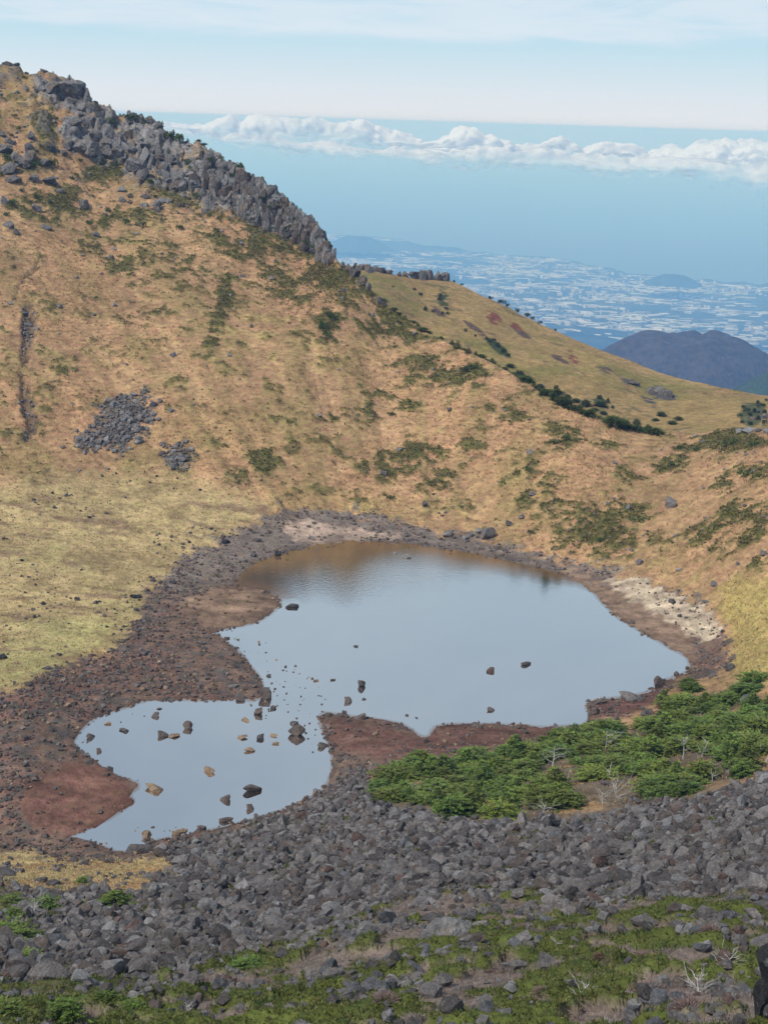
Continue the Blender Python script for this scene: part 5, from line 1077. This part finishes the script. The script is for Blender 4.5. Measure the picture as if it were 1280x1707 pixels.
for x, y, w in [(94,194,10),(10,264,18),(52,284,24),(66,281,22),(90,278,28),(135,265,13),(194,275,12),(149,282,14),(128,294,12),(250,306,16),(185,203,22),(218,203,22),(240,208,14),(280,224,26),(298,232,26),(312,265,22),(315,284,12),(62,258,12),(32,212,14),(92,257,10),(42,127,10),(24,190,12),(20,222,10),(3,290,10),(38,318,14),(85,340,16),(120,300,12),(60,330,14),(316,262,20),(325,330,22),(336,326,16),(403,290,20),(438,338,14),(479,391,9),(472,344,7),(506,412,14),(518,417,14),(348,392,10),(362,385,12),(300,380,16),(210,370,20),(235,375,18),(180,350,16),(260,330,14),(372,276,12),(388,300,14),(410,318,10),(425,310,12),(448,352,12),(462,330,10),(490,372,12),(500,398,10),(525,404,9),(536,425,10),(380,335,14),(395,352,10),(415,365,9),(455,385,9),(350,275,12),(300,300,12),(275,280,14),(255,250,12),(340,310,10),(170,228,10),(205,250,12),(350,360,12),(20,340,18),(12,355,14),(150,372,16)]:
    P = on_ground(x, y + 2)[0]
    if poly_sd(np.array([x]), np.array([y]), CL)[0] > -2: P = P + np.array([0, -3.6, .9])      # rooted on the ledges of the cliff face
    shrub(P, px_size(P, w), px_size(P, w * .5), f'dark green shrub among the crags {side(x)}', 'shrubs among the crags')
# small firs along the skyline and in the dip behind it
def back_point(x, s):
    j = int(round((x - PX0) / (PX1 - PX0) * (NX - 1))); return GB[NV - 1 + s, j]
k_ = 0
for x in list(np.arange(152, 214, 7.0)) + list(np.arange(268, 345, 9)) + list(np.arange(372, 540, 10)) + [7, 14, 30, 72, 86, 114]:
    xx = x + random.uniform(-2, 2); P = back_point(xx, random.choice([0, 1, 1])); h = random.uniform(4, 9.5)
    fir(P - np.array([0, 0, .3]), px_size(P, h) / 2.9, 'tiny dark fir on the skyline ' + ('between summit and crag' if x < 215 else 'on the shoulder left of the cliff' if x < 350 else 'along the top of the cliff'), 'small firs along the skyline', random.random() < .6, .55)
for x, y in zip(np.linspace(618, 1090, 50), np.interp(np.linspace(618, 1090, 50), [618, 660, 700, 760, 800, 850, 900, 960, 1020, 1100], [490, 522, 550, 584, 600, 622, 655, 686, 707, 722])):
    bare = random.random() < .25; P = back_point(x, random.choice([0, 1, 2, 3])) ; h = random.uniform(12, 22) if x > 840 else random.uniform(7, 13)
    fir(P - np.array([0, 0, .3]), px_size(P, h) / 2.4, 'dark fir in the dip behind the skyline ' + ('below the cliff' if x < 720 else 'in the middle' if x < 880 else 'towards the saddle'), 'firs in the dip before the far hill', random.random() < .4, random.uniform(.4, .75))
for x, y in [(900,645),(915,652),(930,655),(945,662),(880,636),(960,668),(975,676),(990,684),(1005,690),(1020,697),(1040,703),(865,626),(1092,700),(1102,692),(1060,706),(1120,706),(1130,700),(1000,676),(940,672),(850,612)]:
    P = on_ridge(x, y)[0]; fir(P, px_size(P, random.uniform(14, 24)) / 4.2, 'dark fir at the foot of the far hill', 'firs in the dip before the far hill', False, random.uniform(.4, .65))
for x, y, w in [(655,480,5),(691,484,8),(701,493,9),(732,502,12),(709,518,12),(721,521,8),(746,523,8),(737,523,8),(776,552,9),(743,516,9),(733,494,10),(817,490,10),(836,505,14),(845,509,10),(861,516,12),(878,526,14),(886,530,10),(757,465,7),(770,470,7),(900,538,9),(925,552,7),(820,572,14),(830,580,14),(838,588,12),(846,596,12),(812,566,9),(792,561,7),(1000,664,12),(1012,672,14),(1020,680,10),(1240,680,10),(1248,694,12),(1236,705,10),(1276,668,8),(1262,672,10),(1256,688,14),(1268,680,14),(1274,690,12),(1244,686,12),(1262,700,14),(1250,708,12),(1274,706,14),(1232,695,9)]:
    P = on_ridge(x, y)[0]; shrub(P, px_size(P, w), px_size(P, w * .6), 'dark shrub ' + ('on the crest of the far hill' if y < 560 and x > 750 and y < 0.45 * x + 135 else 'on the upper left of the far hill' if x < 790 else 'at the right edge of the far hill' if x > 1200 else 'on the flank of the far hill'), 'shrubs on the far hill', (.035, .050, .024))

# ------------------------------------------------------------------ uncountable plants
def tuft_stuff(name, label, weight, n, per, L, Wd, cols, up=0.9, spread=0.6, area=1.0, matl=None, patchy=0.25):
    P, qx, qy, _ = scatter(n, weight, area); c = np.array(cols)[rng.integers(0, len(cols), n)] * (1 + rng.uniform(-patchy, patchy, (n, 1)))
    a = rng.uniform(0, 6.28, (n, per)); tl = rng.uniform(0, spread, (n, per)); d = np.stack([np.cos(a) * tl, np.sin(a) * tl, np.full_like(a, up)], -1); d /= np.linalg.norm(d, axis=-1, keepdims=True)
    S = rng.uniform(.6, 1.3, (n, 1)); b = P[:, None] + np.stack([np.cos(a), np.sin(a), np.zeros_like(a)], -1) * (S * L * .35 * rng.random((n, per)))[..., None]; b[..., 2] -= L * .12
    ln = (S * rng.uniform(.7, 1.2, (n, per)) * L); V, F_ = kites(b.reshape(-1, 3), d.reshape(-1, 3), ln.ravel(), ln.ravel() * Wd, rng.normal(size=(n * per, 3)), rng)
    T = np.repeat((c[:, None] * rng.uniform(.7, 1.3, (n, per, 1))).reshape(-1, 3), 4, 0)
    link(name, mesh(name, V, F_, False, {'tint': T}, matl or M_TUFT), kind='stuff', label=label)
tuft_stuff('juniper_mats', 'low green juniper mats and moss carpeting the foreground', moss * mg, 30000, 5, .20, .30, [(.130, .136, .036), (.092, .120, .028), (.155, .134, .044), (.072, .098, .025)], .6, 1.0, .8)
tuft_stuff('heath_carpet', 'grey and pinkish heath twigs between the green mats', moss * (1 - mg), 12000, 6, .26, .08, [(.21, .155, .135), (.25, .215, .195), (.17, .115, .10), (.30, .26, .23)], .8, .8, .8)
bgreen = bld * sstep(fbm(XY / 5.0, 3, 130) + .075 * sstep(GPX, 820, 1000) + .05 * sstep(GPY, 1430, 1560), .58, .64) * (GPY > 1360)
tuft_stuff('moss_cushions', 'green moss and juniper between the boulders', bgreen, 9000, 7, .30, .35, [(.150, .160, .040), (.105, .140, .030), (.175, .155, .048)], .7, 1.0, .9)
sw = hill * (scr_n * (0.4 + scr) + .015 * (GPX < 700)) * (basin < .5)
tuft_stuff('low_scrub', 'patches of low olive scrub on the tawny hillside', sw, 13000, 6, .48, .5, [(.160, .145, .046), (.120, .122, .036), (.185, .135, .056), (.150, .105, .055), (.080, .095, .027)], .5, 1.2, 1.0)
gw2 = hill * (1 - grav) * (1 - clf) * (1 - .8 * upper) * (1 - .6 * scr_n)
tuft_stuff('hill_grass', 'dry tawny grass tussocks on the slopes', gw2 * (1 - basin) * (.25 + sstep(nA, .4, .6)), 15000, 4, .50, .35, [(.38, .250, .135), (.31, .205, .105), (.43, .285, .165), (.29, .220, .105)], .7, .9, 1.0)
tuft_stuff('basin_grass', 'short yellow grass on the basin floor', np.maximum(basin * (1 - grav), zone(Z_STRAW_R, 12) * (1 - grav)), 12000, 4, .32, .35, [(.43, .325, .165), (.36, .295, .135), (.42, .30, .155)], .7, .9, 1.0)
tuft_stuff('straw_grass', 'golden straw grass at the lower left', strl, 6500, 5, .26, .26, [(.48, .38, .20), (.45, .34, .17), (.52, .43, .25), (.38, .26, .14)], .8, .8, .9)
tuft_stuff('thicket_grass', 'dry straw grass between the firs', zone(Z_FIR, 10) * 1.0 + zone(Z_STRAW_R, 5) * .2, 6000, 4, .36, .28, [(.40, .26, .12), (.33, .21, .10), (.24, .17, .12)], .8, .8, .9)

# ------------------------------------------------------------------ labels that point: nearest landmark, direction, order
bpy.context.view_layer.update()
def to_px(o):
    d = np.array(o.matrix_world.translation) - np.array([0, 0, CAMZ]); t = d @ _f
    return W / 2 + F * (d @ _r) / t, H / 2 - F * (d @ _u) / t
LM_FIR = [((920,1270),'branching dead tree'),((1008,1240),'spreading white bush'),((1138,1250),'straight upright snag'),((1270,1262),'thick leaning trunk'),((1026,1322),'bleached heap in the clearing'),((900,1352),'grey dead bush'),((728,1325),'little dead bush on the left'),
  ((688,1318),'dead twigs at the left end'),((928,1361),'dark tilted slab'),((1117,1364),'largest pale boulder'),((1242,1164),'purplish rock'),((1078,1186),'dark boulder by the rocky point'),((1172,1180),'purplish upper heath'),((953,1210),'pointed stone in the water'),((800,1215),'long red shore'),((1102,1288),'round purplish heath'),((1130,1130),'right lake corner')]
LM_FIELD = [((236,1414),'dark boulder at the pond tip'),((192,1510),'pointed lone fir'),((20,1575),'bright spreading fir'),((207,1608),'big black block on the left'),((368,1486),'dark upright block'),((434,1505),'pale block in the rubble'),((560,1445),'pale piece of wood'),((643,1549),'bluish block by the moss'),((740,1560),'largest pale wedge boulder'),
  ((856,1401),'brown wedge boulder'),((928,1361),'dark tilted slab'),((1117,1364),'largest pale boulder by the firs'),((1140,1389),'long overhanging slab'),((966,1473),'broad grey block'),((1110,1457),'dark block beside moss'),((1256,1484),'low reddish slab'),((862,1495),'trio of grey blocks at the moss edge'),((700,1400),'left end of the thicket'),((540,1340),'lower right end of the pond'),((380,1380),'lower pond shore'),((1261,1403),'dark block at the right edge')]
LM_RIDGE = [((548,420),'rock tower'),((640,505),'last ridge rocks'),((780,618),'oval dark shrub'),((900,650),'middle of the dip'),((1100,715),'saddle'),((340,240),'upper end of the cliff'),((215,185),'skyline crag'),((120,140),'summit crag'),((30,115),'summit rocks')]
LM_CRAG = [((120,150),'summit crag'),((160,205),'overhanging crag'),((150,243),'long low crag'),((235,192),'skyline crag'),((40,265),'left outcrop'),((225,265),'streak of broken rock'),((290,270),'middle outcrop'),((348,335),'rock needle'),((450,340),'cliff'),((250,330),'lower outcrop'),((80,350),'scattered left rocks')]
LM_FAR = [((615,448),'left crest rocks'),((710,462),'right crest rocks'),((822,528),'upper red scar'),((861,545),'lower red scar'),((951,594),'rightmost red scar'),((1098,657),'grey rock patch'),((1265,690),'rocks at the right edge')]
ORD = ['nearest', 'second', 'third', 'fourth', 'fifth', 'sixth', 'seventh', 'eighth', 'ninth', 'tenth', 'eleventh', 'twelfth', 'thirteenth', 'fourteenth', 'fifteenth', 'sixteenth', 'seventeenth', 'eighteenth', 'nineteenth', 'twentieth']
def relabel(objs, marks, noun):
    sets = {}
    for o in objs:
        x, y = to_px(o); i = min(range(len(marks)), key=lambda k: (marks[k][0][0] - x) ** 2 + 2.2 * (marks[k][0][1] - y) ** 2); dx, dy = x - marks[i][0][0], y - marks[i][0][1]
        side_ = ('right of' if dx > 0 else 'left of') if abs(dx) > 1.4 * abs(dy) else ('below' if dy > 0 else 'above')
        sets.setdefault((noun(o), side_, i), []).append((math.hypot(dx, dy), o))
    for (nn, sd_, i), L in sets.items():
        L.sort(key=lambda q: q[0])
        for k, (_, o) in enumerate(L): o['label'] = f"{nn} {sd_} the {marks[i][1]}" if len(L) == 1 else f"{nn}, {ORD[min(k, 19)]} {sd_} the {marks[i][1]}"
def of_group(g): return [o for o in COL.objects if o.get('group') == g and o.parent is None]
relabel(of_group('firs of the thicket between lake and boulders'), LM_FIR, lambda o: ('pointed' if o.children[1].data in FIR_CONE else 'spreading') + (' bright green fir' if o.children[1].color[1] > 1.05 else ' dark green fir' if o.children[1].color[1] < .9 else ' green fir'))
def b_noun(o):
    w = str(o['label']).split(' '); t = next((k for k in ('dark', 'black', 'bluish', 'reddish', 'brown', 'pale', 'tan') if k in w), 'grey'); n = 'slab' if 'slab' in w else 'lava boulder'; s_ = 'big ' if o.scale[0] > 1.05 else ''
    return f'{s_}{t} {n}'
relabel([o for o in of_group('boulders of the near slope') if not o.get('fixed')], LM_FIELD, b_noun)
relabel(of_group('small firs along the skyline') + of_group('firs in the dip before the far hill'), LM_RIDGE, lambda o: 'tiny dark skyline fir' if 'skyline fir' in o['label'] or 'tiny' in o['label'] else 'dark fir behind the ridge')
relabel(of_group('shrubs among the crags'), LM_CRAG, lambda o: 'dark green shrub')
relabel(of_group('shrubs on the far hill'), LM_FAR, lambda o: 'dark shrub')
